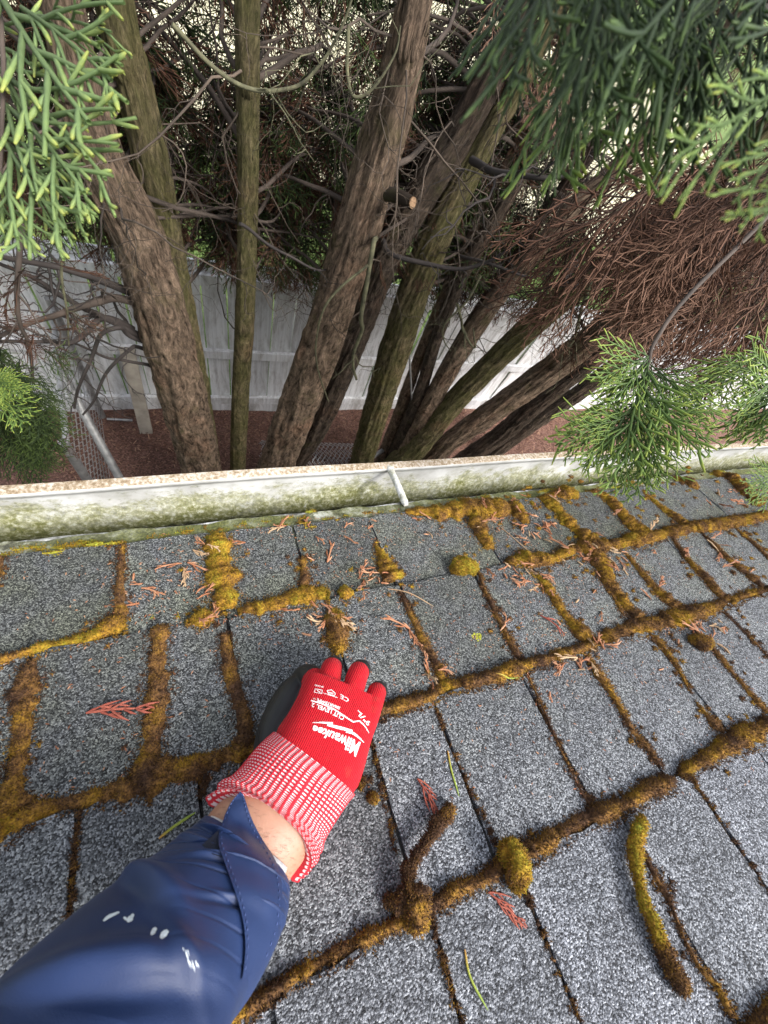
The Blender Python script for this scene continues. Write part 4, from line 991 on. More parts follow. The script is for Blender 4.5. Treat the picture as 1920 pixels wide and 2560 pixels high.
for pts, w in ([(1140,760,1.7),(1150,800,1.68),(1155,830,1.68),(1185,870,1.68),(1180,820,1.67)], 8), ([(1480,700,1.6),(1455,770,1.58),(1440,840,1.57),(1438,905,1.56)], 10), ([(1375,620,1.6),(1370,700,1.58),(1385,780,1.57),(1400,840,1.57)], 6), ([(1200,690,1.7),(1160,760,1.66),(1110,810,1.64),(1108,850,1.64),(1125,880,1.64)], 6):
    twig_part(t5, pts, w, 'twig_moss', sub=3)
twig_part(t5, [(1440,660,1.80),(1410,700,1.68),(1425,715,1.62),(1460,715,1.58)], 26, 'twig_dark', "branch_stub")
# --- next clump
me, o, P6, r6 = trunk_mesh("trunk", [(1085,1140,1.98,50),(1130,1100,1.98,52),(1230,1030,1.97,58),(1370,930,1.94,64),(1500,830,1.9,68),(1640,720,1.85,70),(1780,620,1.8,64),(1920,520,1.75,56)], MAT['bark'], tip=2.0, seed=10)
t6 = empty("cypress_tree", o, label="low-leaning brown cypress with two stems spreading toward the dead foliage", category="tree", group=G)
stem(t6, "trunk", me, o)
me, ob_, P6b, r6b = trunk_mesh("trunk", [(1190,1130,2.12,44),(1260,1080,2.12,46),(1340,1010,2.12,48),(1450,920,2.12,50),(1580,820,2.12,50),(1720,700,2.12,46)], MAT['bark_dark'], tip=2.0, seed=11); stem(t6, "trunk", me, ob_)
dress(t6, o, P6, r6, 70, 1.7, 4.5, (.4, 1.2), dead=.85)
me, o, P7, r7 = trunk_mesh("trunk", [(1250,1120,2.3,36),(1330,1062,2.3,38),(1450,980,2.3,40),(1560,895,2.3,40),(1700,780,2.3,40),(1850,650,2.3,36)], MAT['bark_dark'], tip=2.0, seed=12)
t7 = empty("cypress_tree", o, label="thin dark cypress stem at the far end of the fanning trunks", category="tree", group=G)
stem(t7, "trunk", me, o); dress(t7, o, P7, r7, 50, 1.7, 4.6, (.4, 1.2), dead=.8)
for tr_, P_, r_, n_ in ((t1, P1, r1, 6), (t1, P1b, r1b, 7), (t2, P2, r2, 11), (t3, P3, r3, 9), (t3, P3b, r3b, 16), (t4, P4, r4, 16), (t5, P5, r5, 20), (t6, P6, r6, 20), (t6, P6b, r6b, 14), (t7, P7, r7, 14)): bare_twigs(tr_, P_, r_, n_)
# ================================================================== NEAR FOLIAGE, hanging in front of the roof edge
def near_tmpl(seed, n2, n3, r0, droop=.12, flat=.12, fill=1.0, ang=(.5, .8)):
    V, F, A = spray_template(seed, 1.0, n2, n3, 5, r0, droop, flat=flat, seg=5, fill=fill, ang=ang); return V, F, A
NEAR = [near_tmpl(50 + s, 7, 2, .0125, .05, .06, .8, (.4, .62)) for s in range(4)]
FINE = [near_tmpl(60 + s, 13, 5, .0095, .18, .08, 1.0, (.42, .66)) for s in range(4)]
LONG = [near_tmpl(70 + s, 8, 2, .0072, .05, .12, .5, (.16, .38)) for s in range(4)]
def spray_mesh(tm, mat):
    V, F, A = tm; mb = MB(); mb.add(V, F, 0, A); return mb.mesh("spray", mat, True, "tip")
NM = {('N', i): spray_mesh(t, MAT['green_pale']) for i, t in enumerate(NEAR)}
NM.update({('F', i): spray_mesh(t, MAT['green']) for i, t in enumerate(FINE)})
NM.update({('L', i): spray_mesh(t, MAT['green']) for i, t in enumerate(LONG)})
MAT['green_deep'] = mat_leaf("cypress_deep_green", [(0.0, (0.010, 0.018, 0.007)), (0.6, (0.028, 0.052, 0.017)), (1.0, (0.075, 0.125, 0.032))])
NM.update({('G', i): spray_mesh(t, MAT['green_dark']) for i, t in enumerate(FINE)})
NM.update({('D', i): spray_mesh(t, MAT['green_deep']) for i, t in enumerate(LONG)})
def put_spray(tree, kind, p0, p1, roll=0.0, name="spray", up=None):
    a, b = atD(*p0), atD(*p1); d = b - a; L = np.linalg.norm(d)
    face = CAM - (a + b) / 2 if up is None else np.array(up)           # flat side roughly towards the open sky side
    X = d / L; Y = np.cross(face, X); Y /= np.linalg.norm(Y); Z = np.cross(X, Y)
    c, s = math.cos(roll), math.sin(roll); Y, Z = Y * c + Z * s, Z * c - Y * s
    m = Matrix.Identity(4)
    for i in range(3): m[i][0], m[i][1], m[i][2], m[i][3] = X[i] * L, Y[i] * L, Z[i] * L, a[i]
    o = link(name, NM[(kind, int(rng.integers(4)))]); o.parent = tree
    m.translation = Vector(a) - Vector(tree.location); o.matrix_local = m
    return o
def near_branch(tree, pts, w, mat='twig', name="branch"):
    W = np.array([atD(*p) for p in pts]); r = np.linspace(w, w * .5, len(W)) * np.array([p[2] for p in pts]) / FPX * .5
    C = spline(np.column_stack([W, r]), len(W) * 8); mb = MB(); add_tube(mb, C[:, :3], C[:, 3], 7)
    x = link(name, mb.mesh(name, MAT[mat])); x.parent = tree; x.location = -Vector(tree.location)
# left: pale sprays close to the lens, hanging from the forked tree
near_branch(t1, [(-420,-500,.9),(-160,-260,.5),(-30,-40,.34),(6,120,.30),(4,330,.29),(-4,520,.29)], 16, 'twig')
for p0, p1, rl in (((-10,-30,.31),(180,300,.27),.2), ((55,20,.30),(275,160,.27),-.3), ((95,40,.30),(262,60,.28),.3), ((-6,170,.30),(272,405,.28),.15), ((0,250,.30),(236,450,.27),-.25), ((6,350,.30),(205,505,.28),.2), ((-6,420,.29),(70,620,.27),-.2), ((-30,280,.30),(130,575,.27),.35), ((-60,30,.33),(60,210,.30),.3), ((-50,380,.3),(-5,600,.28),.1)):
    put_spray(t1, 'N', p0, p1, rl)
# left edge further down: fine dark green bunch
bp, bd = [], []
mbg = MB()
pos, dr = [], []
for k in range(150):
    px, py = rng.uniform(-90, 120), rng.uniform(860, 1150); Y = rng.uniform(.95, 1.35); a = atY(px, py, Y); b = atY(px + rng.normal(45, 40), py + rng.uniform(20, 90), Y + rng.normal(0, .08))
    if px > 60 and rng.random() < .4: continue
    pos.append(a); dr.append(b - a)
scatter(mbg, FAR, pos, dr, rng.uniform(.4, .8, len(pos)), rng.uniform(-1, 1, len(pos)))
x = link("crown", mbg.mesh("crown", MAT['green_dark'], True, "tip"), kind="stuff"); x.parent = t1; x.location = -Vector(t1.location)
mbg = MB(); pos, dr = [], []
for k in range(28):
    px, py = rng.uniform(-80, 150), rng.uniform(640, 1150); Y = rng.uniform(1.1, 1.6); a = atY(px, py, Y); b = atY(px + rng.normal(0, 60), py + rng.uniform(0, 90), Y); pos.append(a); dr.append(b - a)
scatter(mbg, STR, pos, dr, rng.uniform(.4, .9, len(pos)), rng.uniform(-3, 3, len(pos)))
x = link("dead_foliage", mbg.mesh("dead_foliage", MAT['brown'], True, "tip"), kind="stuff"); x.parent = t1; x.location = -Vector(t1.location)
for k in range(8):
    x0, y0 = rng.uniform(-60, 0), rng.uniform(900, 1000); put_spray(t1, 'F', (x0, y0, .80), (x0 + rng.uniform(40, 90), y0 + rng.uniform(0, 70), .78), rng.uniform(-.5, .5))
near_branch(t1, [(-300,500,1.4),(-150,760,1.2),(-60,900,1.0),(0,960,.85),(40,990,.8)], 10, 'twig')
for k in range(22):
    x0, y0 = rng.uniform(0, 110), rng.uniform(960, 1110); put_spray(t1, 'G', (x0, y0, 1.3), (x0 + rng.uniform(10, 70), y0 + rng.uniform(20, 100), 1.28), rng.uniform(-.6, .6))
# right: hanging green sprig before the gutter
near_branch(t6, [(2150,300,1.4),(1900,560,1.0),(1720,740,.75),(1640,850,.66),(1622,905,.64),(1612,965,.63),(1598,985,.63)], 13, 'twig')
SP = [((1618,930,.63),(1500,930,.60)), ((1612,960,.63),(1500,990,.60)), ((1605,975,.63),(1490,1090,.58)), ((1600,985,.63),(1420,1105,.60)), ((1605,980,.63),(1560,1110,.58)), ((1615,950,.63),(1760,970,.62)), ((1612,965,.63),(1740,1010,.60)), ((1612,970,.63),(1740,1080,.60)), ((1610,975,.62),(1660,1130,.57)), ((1610,985,.62),(1620,1150,.56)),
      ((1560,1040,.60),(1500,1180,.58)), ((1590,1040,.60),(1560,1200,.57)), ((1620,1060,.59),(1600,1220,.56)), ((1650,1050,.59),(1650,1210,.56)), ((1600,1020,.6),(1680,1170,.57)), ((1520,1060,.6),(1440,1120,.59)), ((1550,1000,.61),(1460,1060,.58)), ((1630,1000,.60),(1790,1085,.58)), ((1640,980,.61),(1790,985,.6)), ((1580,1000,.60),(1540,1150,.57)), ((1620,1010,.6),(1700,1100,.56))]
STEM = spline(np.array([(1648,838,.665),(1628,890,.645),(1618,930,.635),(1610,965,.63),(1598,988,.63),(1585,1012,.62),(1575,1040,.61)], float), 30)
for i_, (a, b) in enumerate(SP[:8] + SP[10:16] + SP[17:20]):
    a = a if a[1] > 1030 else tuple(STEM[int(rng.integers(4, 30))]); put_spray(t6, 'F', a, (b[0] + rng.normal(0, 18), b[1] + rng.normal(0, 18), b[2]), rng.normal(0, .35))
for i_ in range(9):
    a = STEM[int(rng.integers(8, 30))]; an = rng.uniform(.2, 2.9); L_ = rng.uniform(60, 120); put_spray(t6, 'F', tuple(a), (a[0] + L_ * math.cos(an), a[1] + L_ * math.sin(an), a[2] - .01), rng.normal(0, .5))
near_branch(t6, [tuple(p) for p in STEM[12::5]], 6, 'twig')
# right edge sprays
near_branch(t7, [(2300,700,1.2),(2060,860,.9),(1960,930,.75),(1930,980,.7)], 12, 'twig')
for a, b in [((1960,930,.72),(1850,1000,.66)), ((1970,960,.7),(1870,1080,.66)), ((1950,980,.7),(1840,1060,.66)), ((1980,940,.7),(1830,930,.68)), ((1990,1000,.68),(1900,1100,.64)), ((1960,1190,.62),(1870,1200,.6)), ((1970,1200,.62),(1890,1245,.6)), ((1930,880,.78),(1790,960,.76)), ((1900,900,.8),(1760,1000,.78))]:
    put_spray(t7, 'F', a, b, rng.normal(0, .4))
# top right: dark sprays close overhead
near_branch(t6, [(2600,-700,.8),(2050,-420,.45),(1700,-220,.30),(1400,-130,.27),(1150,-60,.28)], 26, 'twig_dark')
for k in range(34):
    x0 = rng.uniform(1260, 2000); y0 = -230 + (x0 - 1200) * .06 + rng.uniform(-60, 90); d0 = rng.uniform(.14, .22)
    Lp = rng.uniform(300, 560) * (1.0 if x0 > 1330 else .75)
    x1 = x0 + rng.normal(-50, 90); put_spray(t6, 'D', (x0, y0, d0), (x1, y0 + Lp, d0 - rng.uniform(-.02, .04)), rng.normal(0, .7))
for a, b in [((1420,120,.24),(1395,455,.20)), ((1500,80,.24),(1560,420,.21)), ((1640,-60,.22),(1580,420,.20)), ((1740,-60,.24),(1700,190,.22)), ((1360,60,.25),(1300,240,.24))]:
    put_spray(t6, 'L', a, b, rng.normal(0, .4))
for a, b in [((1990,190,.13),(1715,400,.115)), ((2010,310,.13),(1860,480,.115)), ((2010,460,.13),(1885,580,.115))]:
    put_spray(t6, 'L', a, b, rng.normal(0, .3))
# dead brown curtain on the right
pos, dr = [], []
for k in range(620):
    px = rng.uniform(1400, 2050); py = rng.uniform(300, 930)
    if py > 960 - .55 * abs(px - 1780) or py < 330 + .45 * (1700 - px) * (px < 1700): continue
    if px < 1660 and rng.random() < .85: continue
    if py < 420 and rng.random() < .4: continue
    Y = rng.uniform(.75, 1.7); a = atY(px, py, Y); b = atY(px - rng.uniform(20, 110), py + rng.uniform(10, 90), Y - .02); pos.append(a); dr.append(b - a)
mbg = MB(); scatter(mbg, STR, pos, dr, rng.uniform(.7, 1.5, len(pos)), rng.uniform(-3, 3, len(pos)))
x = link("dead_foliage", mbg.mesh("dead_foliage", MAT['brown'], True, "tip"), kind="stuff"); x.parent = t6; x.location = -Vector(t6.location)
mbt = MB()
for k in range(90):
    px, py, Y = rng.uniform(1480, 2000), rng.uniform(260, 760), rng.uniform(.8, 1.4); a = atY(px, py, Y); b = atY(px - rng.uniform(30, 120), py + rng.uniform(40, 160), Y)
    Q = wander(a, b - a, rng.uniform(.15, .45), 8, .35, -.5); add_tube(mbt, Q, np.linspace(.0028, .001, 9), 4, cap=False)
x = link("twigs", mbt.mesh("twigs", MAT['brown'], True, "tip"), kind="stuff"); x.parent = t6; x.location = -Vector(t6.location)
MAT['brown_pale'] = mat_leaf("cypress_dead_pale", [(0.0, (0.10, 0.050, 0.030)), (1.0, (0.24, 0.135, 0.090))], .8, .1)
for i, t in enumerate(STR): NM[('B', i)] = (lambda V, F, A: (lambda m: (m.add(V / .22, F, 0, A), m.mesh("dead_spray", MAT['brown_pale'], True, "tip"))[1])(MB()))(*t)
for k in range(18):
    x0, y0 = rng.uniform(1680, 1980), rng.uniform(420, 780); d = rng.uniform(.9, 1.15); L = rng.uniform(120, 260); an = rng.normal(2.25, .3)
    put_spray(t6, 'B', (x0, y0, d), (x0 + L * math.cos(an), y0 + L * math.sin(an), d), rng.normal(0, .6), "dead_spray")
for p0, p1 in (((1240,-20,.9),(1225,110,.88)), ((1330,150,.85),(1350,290,.85)), ((1420,120,.85),(1370,310,.85)), ((1390,780,1.35),(1380,890,1.33)), ((1610,850,.9),(1530,910,.9)), ((1590,830,.9),(1480,890,.92))):
    o = put_spray(t6, 'B', p0, p1, 0, "dead_spray")
# ================================================================== PERSON: reaching arm in jacket and glove
def loft(secs, n, m, power=2.0, th_dir=None):
    """secs: (L px, R px, depth, half thickness). returns V (n,m,3), centres, width axes, thickness axes"""
    C, A, B = [], [], []
    ctr = [(atD(*s[0], s[2]) + atD(*s[1], s[2])) / 2 for s in secs]
    for i, s in enumerate(secs):
        l, r = atD(*s[0], s[2]), atD(*s[1], s[2]); c = ctr[i]; t = ctr[min(i + 1, len(secs) - 1)] - ctr[max(i - 1, 0)]; t /= np.linalg.norm(t)
        a = (r - l) / 2; v = c - CAM; v /= np.linalg.norm(v)
        b = np.cross(a, t); b /= np.linalg.norm(b)
        if b @ v > 0: b = -b                                     # towards the viewer side = back of the hand
        C.append(c); A.append(a); B.append(b * s[3])
    X = spline(np.column_stack([C, A, B]), n)
    C, A, B = X[:, :3], X[:, 3:6], X[:, 6:]
    ph = np.arange(m) * 2 * math.pi / m
    ca, sb = np.cos(ph), np.sin(ph); ca = np.sign(ca) * np.abs(ca) ** (2 / power); sb = np.sign(sb) * np.abs(sb) ** (2 / power)
    return C[:, None] + ca[None, :, None] * A[:, None] + sb[None, :, None] * B[:, None], C, A, B, ph
GS = [((520,2012),(734,2207),.345,.036), ((548,1970),(778,2158),.352,.037), ((600,1920),(805,2092),.362,.036), ((657,1858),(858,2012),.376,.034), ((687,1831),(880,1985),.383,.033),
      ((712,1796),(905,1925),.393,.030), ((738,1752),(925,1855),.404,.027), ((758,1704),(945,1800),.416,.024), ((768,1680),(956,1760),.424,.021)]
# --- skin: forearm running from under the sleeve into the glove
AS = [((415,2165),(640,2330),.300,.030), ((470,2100),(672,2268),.318,.030), ((528,2030),(716,2203),.338,.0315), ((575,1975),(765,2135),.352,.030), ((640,1900),(820,2040),.370,.027), ((720,1800),(890,1900),.395,.022), ((775,1715),(930,1790),.415,.016)]
sk = N("skin"); c = sk.coord(); f = sk.noise(c, 60, 5); f2 = sk.noise(c, 9, 3)
skc = sk.ramp(sk.math('ADD', sk.math('MULTIPLY', f, .4), sk.math('MULTIPLY', f2, .6)), [(0.35, (0.33, 0.165, 0.105)), (0.65, (0.45, 0.25, 0.17))])
MAT['skin'] = sk.fin(skc, 0.5, sk.bump(sk.noise(c, 900, 3), .25, .0008), Subsurface_Weight=0.15, Subsurface_Scale=0.006)
V, Cc, _, _, _ = loft(AS, 60, 48, 2.15)
porg = np.array([Cc[0][0], Cc[0][1], Cc[0][2]])
mb = MB(); mb.add((V - porg).reshape(-1, 3), grid_faces(60, 48, True)[:, ::-1]); mb.add(V[0] - porg, [list(range(48))]); mb.add(V[-1] - porg, [list(range(48))[::-1]])
person = link("person", mb.mesh("person", MAT['skin']), label="outstretched arm in navy jacket sleeve and red work glove picking moss off the roof", category="person")
person.location = porg
SKIN_V, SKIN_F = V.reshape(-1, 3), grid_faces(60, 48, True)
def ppart(name, me, parent=person):
    o = link(name, me); o.parent = parent; return o
# short hairs on the wrist
hb = MB()
for k in range(260):
    i, j = int(rng.integers(14, 32)), int(rng.integers(3, 21)); p = V[i, j]; nrm = p - Cc[i]; nrm /= np.linalg.norm(nrm); d = (V[min(i + 1, 59), j] - p); d /= np.linalg.norm(d)
    s = V[i, (j + 1) % 48] - p; s /= np.linalg.norm(s); d = -d * .3 + s * rng.normal(.5, .4) + nrm * .25; L = rng.uniform(.004, .009); o_ = p + rng.normal(0, .0015, 3) * .8
    add_tube(hb, np.array([o_, o_ + d * L * .5, o_ + d * L - nrm * .001]) - porg, np.array([.00008, .00007, .00003]), 3, cap=False)
ppart("hair", hb.mesh("hair", mat_simple("arm_hair", (.10, .05, .025), .6)))

# --- glove cuff: ribbed knit, red with white dashes
nC, mC = 260, 384
V, Cc, A, B, ph = loft(GS[:5], nC, mC, 2.2)
t = np.linspace(0, 1, nC)
NR = 56
rib = 0.5 + 0.5 * np.cos(ph * NR)
outw = V - Cc[:, None]; outw /= np.linalg.norm(outw, axis=-1)[..., None]
roll = np.exp(-((t - .045) / .045) ** 2) * .0030 - np.clip((.03 - t) / .03, 0, 1) * .0035
wr = .0022 * np.sin(t[:, None] * 30 + 2.2 * np.cos(ph)[None] + 1) * np.exp(-((t[:, None] - .22) / .13) ** 2) * (np.sin(ph)[None] > -.3)
wr2 = .0016 * vnoise(V, 28.0, 2) * np.exp(-((t[:, None] - .3) / .3) ** 2)
Tc = Cc[-1] - Cc[0]; Tc /= np.linalg.norm(Tc); V = V + Tc * (.036 * np.clip(np.sin(ph), 0, 1)[None] ** .8 * (1 - t[:, None]) ** 1.6)[..., None]
V = V + outw * (rib[None] * .0013 + roll[:, None] + wr + wr2)[..., None]
inner = V[0] - outw[0] * .004 + (Cc[6] - Cc[0]) * .6
gb = MB(); gb.add((V - porg).reshape(-1, 3), grid_faces(nC, mC, True)[:, ::-1])
inn = np.stack([V[0], inner]); gb.add((inn - porg).reshape(-1, 3), grid_faces(2, mC, True))
me = gb.mesh("cuff", None) if False else None
km = N("knit_cuff"); uv = sep(km, km.coord("UV"))
ru = km.math('FRACT', km.math('MULTIPLY', uv[0], float(NR)))
rw = km.math('FRACT', km.math('ADD', km.math('MULTIPLY', uv[1], 34.0), km.math('MULTIPLY', km.math('FLOOR', km.math('MULTIPLY', uv[0], float(NR))), 0.06)))
wh = km.math('MULTIPLY', km.math('LESS_THAN', km.math('ABSOLUTE', km.math('SUBTRACT', ru, 0.5)), 0.30), km.math('LESS_THAN', km.math('ABSOLUTE', km.math('SUBTRACT', rw, 0.5)), 0.20))
fz = km.noise(km.coord(), 700, 3)
redk = km.ramp(fz, [(0.3, (0.42, 0.004, 0.014)), (0.7, (0.60, 0.008, 0.026))])
kc = km.mix(wh, redk, (0.72, 0.58, 0.60))
hgt = km.math('MULTIPLY', km.math('SINE', km.math('MULTIPLY', rw, math.pi)), 1.0)
MAT['cuff'] = km.fin(kc, 0.85, km.bump(km.math('ADD', hgt, km.math('MULTIPLY', fz, .5)), .5, .0009), Sheen_Weight=0.05)
me = gb.mesh("cuff", MAT['cuff'])
uvl = me.uv_layers.new(name="UVMap"); li = np.zeros(len(me.loops), np.int32); me.loops.foreach_get("vertex_index", li)
main = li < nC * mC; U = (li % mC) / mC; Vv = np.where(main, t[np.minimum(li // mC, nC - 1)], 0)
lf = np.arange(len(li)) // 4; nf = (nC - 1) * mC; U[(lf < nf) & (lf % mC == mC - 1) & (li % mC == 0)] = 1.0
uvl.data.foreach_set("uv", np.column_stack([U, Vv]).astype(np.float32).ravel())
CUFF = (V.reshape(-1, 3), grid_faces(nC, mC, True))

# --- glove hand: palm, four fingers, thumb grown into one skin
NRM = B[-1] / np.linalg.norm(B[-1])                              # back-of-hand direction near the boundary
segs = []   # (p0, p1, r0, r1, red?)
hb = MB()
Vp, Cp, Ap, Bp, php = loft(GS[3:], 60, 64, 2.5)
shr = 1 - .07 * np.clip(1 - np.arange(60) / 16, 0, 1) ** .5; Vp = Cp[:, None] + (Vp - Cp[:, None]) * shr[:, None, None]
hb.add(Vp.reshape(-1, 3), grid_faces(60, 64, True)[:, ::-1]); hb.add(Vp[0], [list(range(64))]); hb.add(Vp[-1], [list(range(64))[::-1]])
def ball_tube(P, r):
    P = np.array(P, float); r = np.array(r, float); C = spline(np.column_stack([P, r]), 26); Pq, rq = C[:, :3], C[:, 3]
    d0 = Pq[0] - Pq[1]; d1 = Pq[-1] - Pq[-2]; d0 /= np.linalg.norm(d0); d1 /= np.linalg.norm(d1)
    pre = [Pq[0] + d0 * rq[0] * s for s in (.97, .75, .4)]; post = [Pq[-1] + d1 * rq[-1] * s for s in (.4, .75, .97)]
    Pq = np.vstack([pre, Pq, post]); rq = np.concatenate([[rq[0] * .22, rq[0] * .66, rq[0] * .92], rq, [rq[-1] * .92, rq[-1] * .66, rq[-1] * .22]])
    V, F = tube(Pq, rq, 18); hb.add(V, F); hb.add(V[:18], [list(range(18))[::-1]]); hb.add(V[-18:], [list(range(18))])
def roofpoint(px, py, h):
    r = ray(px, py); return CAM + r * ((-(HR - h)) / (r @ NN))
FING = {
 'index':  ([(790,1735,.412),(783,1700,.425),(768,1688,.437),(752,1694,.458),(742,1716,.480)], [.0115,.0122,.0118,.0108,.0098], 1),
 'middle': ([(820,1735,.410),(824,1698,.420),(829,1672,.431),(834,1664,.455),(830,1680,.482)], [.0120,.0118,.0115,.0108,.0098], 2),
 'ring':   ([(872,1755,.410),(885,1715,.418),(896,1682,.429),(904,1674,.452),(900,1690,.478)], [.0120,.0116,.0114,.0106,.0096], 2),
 'little': ([(920,1790,.408),(932,1760,.414),(941,1732,.424),(948,1726,.446),(944,1740,.468)], [.0112,.0106,.0102,.0096,.0086], 2),
 'web':    ([(690,1880,.396),(688,1835,.405),(706,1785,.416),(735,1735,.428),(755,1705,.440)], [.016,.017,.017,.016,.013], -1),
 'thumb':  ([(678,1905,.398),(676,1862,.408),(688,1802,.424),(712,1748,.443),(734,1716,.464),(748,1708,.480)], [.0165,.0165,.0150,.0138,.0122,.0105], -1),
}
AX = []
for nm, (pts, rr, redn) in FING.items():
    P = np.array([atD(*p) for p in pts])
    ball_tube(P, rr)
    C = spline(np.column_stack([P, rr]), 40)
    for i, cc in enumerate(C): AX.append((*cc[:3], cc[3], 1 if (i / 39 * (len(pts) - 1) <= redn + .15) and redn > 0 else 0, nm))
for i in range(60): AX.append((*Cp[i], .0, 2, 'palm'))
tmp = hb.mesh("hand_tmp", MAT['skin']); to = link("hand_tmp", tmp)
md = to.modifiers.new("r", 'REMESH'); md.mode = 'VOXEL'; md.voxel_size = 0.0011; md.use_smooth_shade = True
sm = to.modifiers.new("s", 'SMOOTH'); sm.iterations = 5; sm.factor = .5
dg = bpy.context.evaluated_depsgraph_get(); hm = bpy.data.meshes.new_from_object(to.evaluated_get(dg)); bpy.data.objects.remove(to)
hm.name = "glove"
nv = len(hm.vertices); co = np.zeros(nv * 3); hm.vertices.foreach_get("co", co); co = co.reshape(-1, 3)
npoly = len(hm.polygons); fc = np.zeros(npoly * 3); hm.polygons.foreach_get("center", fc); fc = fc.reshape(-1, 3); fn = np.zeros(npoly * 3); hm.polygons.foreach_get("normal", fn); fn = fn.reshape(-1, 3)
axp = np.array([a[:3] for a in AX]); axr = np.array([a[3] for a in AX]); axk = np.array([a[4] for a in AX]); isth = np.array([a[5] in ('thumb', 'web') for a in AX])
hand_n = np.array([b / np.linalg.norm(b) for b in Bp])[30]
# palm test: inside the loft's own footprint on the back side
fing = axk < 2
def classify(X, Nn):
    red = np.zeros(len(X), bool)
    for s in range(0, len(X), 4000):
        x = X[s:s + 4000]
        df = np.linalg.norm(x[:, None] - axp[None, fing], axis=2) - axr[fing][None]
        jf = df.argmin(1); dfm = df.min(1)
        dp = np.linalg.norm(x[:, None] - Cp[None], axis=2); jp = dp.argmin(1)
        a = Ap[jp]; b = Bp[jp]; la = ((x - Cp[jp]) * a).sum(1) / (a * a).sum(1); lb = ((x - Cp[jp]) * b).sum(1) / (b * b).sum(1)
        rp = np.abs(np.sqrt(la ** 2 + lb ** 2) - 1)
        onf = dfm < .0022
        th = isth[fing][jf] & onf
        hgt = ((x - axp[fing][jf]) @ hand_n) / axr[fing][jf]
        rf = (axk[fing][jf] == 1) & (hgt > -.15)
        rpm = (lb > -.18)
        r_ = np.where(onf & ~((np.abs(la) < .93) & (lb > .4) & (jp < 57)), rf, rpm)
        r_ = np.where(th & (la < -.96), False, r_)
        red[s:s + 4000] = r_
    return red
red = classify(fc, fn)
gm_ = N("red_knit"); c = gm_.coord(); 
T_ = (Cp[-1] - Cp[0]); T_ /= np.linalg.norm(T_); S_ax = np.cross(T_, hand_n); S_ax /= np.linalg.norm(S_ax)
vd = gm_.n("VectorMath", _operation='DOT_PRODUCT'); gm_.l(c, vd.inputs[0]); vd.inputs[1].default_value = tuple(S_ax)
vt = gm_.n("VectorMath", _operation='DOT_PRODUCT'); gm_.l(c, vt.inputs[0]); vt.inputs[1].default_value = tuple(T_)
ribw = gm_.math('SINE', gm_.math('MULTIPLY', vd.outputs["Value"], 2 * math.pi / .00185))
row = gm_.math('SINE', gm_.math('ADD', gm_.math('MULTIPLY', vt.outputs["Value"], 2 * math.pi / .0013), gm_.math('MULTIPLY', ribw, 1.2)))
fz = gm_.noise(c, 900, 3); big = gm_.noise(c, 40, 3)
rc = gm_.ramp(gm_.math('ADD', gm_.math('MULTIPLY', ribw, .22), gm_.math('ADD', gm_.math('MULTIPLY', fz, .4), gm_.math('MULTIPLY', big, .25))), [(0.1, (0.30, 0.001, 0.006)), (0.4, (0.52, 0.003, 0.013)), (0.7, (0.62, 0.008, 0.022))])
rc = gm_.mix(gm_.math('MULTIPLY', gm_.ramp(gm_.noise(c, 70, 7, .75), [(0.56, (0, 0, 0)), (0.74, (1, 1, 1))]), .45), rc, (0.13, 0.055, 0.035))
MAT['red'] = gm_.fin(rc, 0.8, gm_.bump(gm_.math('ADD', ribw, gm_.math('MULTIPLY', row, .5)), .6, .0007), Sheen_Weight=0.05, Specular_IOR_Level=.25)
MAT['black'] = mat_simple("nitrile_coating", (0.006, 0.0064, 0.008), 0.62, .3, 60, .25, .001)
hm.materials.clear(); hm.materials.append(MAT['red']); hm.materials.append(MAT['black'])
hm.polygons.foreach_set("material_index", np.where(red, 0, 1).astype(np.int32)); hm.polygons.foreach_set("use_smooth", np.ones(npoly, bool))
hm.vertices.foreach_set("co", (co - porg).ravel()); hm.update()
glove = ppart("glove", hm); glove["label"] = "red knit work glove with black coated palm and white lettering"
ppart("cuff", me, glove)
polys = [list(p.vertices) for p in hm.polygons]
GLOVE_BVH = BVHTree.FromPolygons(co.tolist(), polys)
# --- lettering printed on the back of the glove: outline laid on the knit surface
MAT['print'] = mat_simple("white_print", (0.80, 0.78, 0.78), 0.7, .06, 300, .2, .0005)
def onto(x, y, lift=.00045):
    """crop position on the glove's back -> point just above the knit"""
    px, py = 740 + x * .15069, 1640 + y * .15069
    r = ray(px, py); r /= np.linalg.norm(r)
    loc, nr_, _, dist = GLOVE_BVH.ray_cast(Vector(CAM), Vector(r))
    if loc is None: return None
    return np.array(loc) - r * lift
def decal(name, polys2):
    mb = MB()
    for V2, F2 in polys2:
        W = [onto(*v) for v in V2]
        good = [f for f in F2 if all(W[i] is not None for i in f)]
        if not good: continue
        W = np.array([w if w is not None else porg for w in W])
        for f in good: mb.add(W[list(f)] - porg, [tuple(range(len(f)))])
    ppart(name, mb.mesh(name, MAT['print'], False), glove)
def curve_pt(ctrl, s):
    ctrl = np.array(ctrl, float); k = np.linspace(0, 1, len(ctrl)); return np.column_stack([np.interp(s, k, ctrl[:, 0]), np.interp(s, k, ctrl[:, 1])])
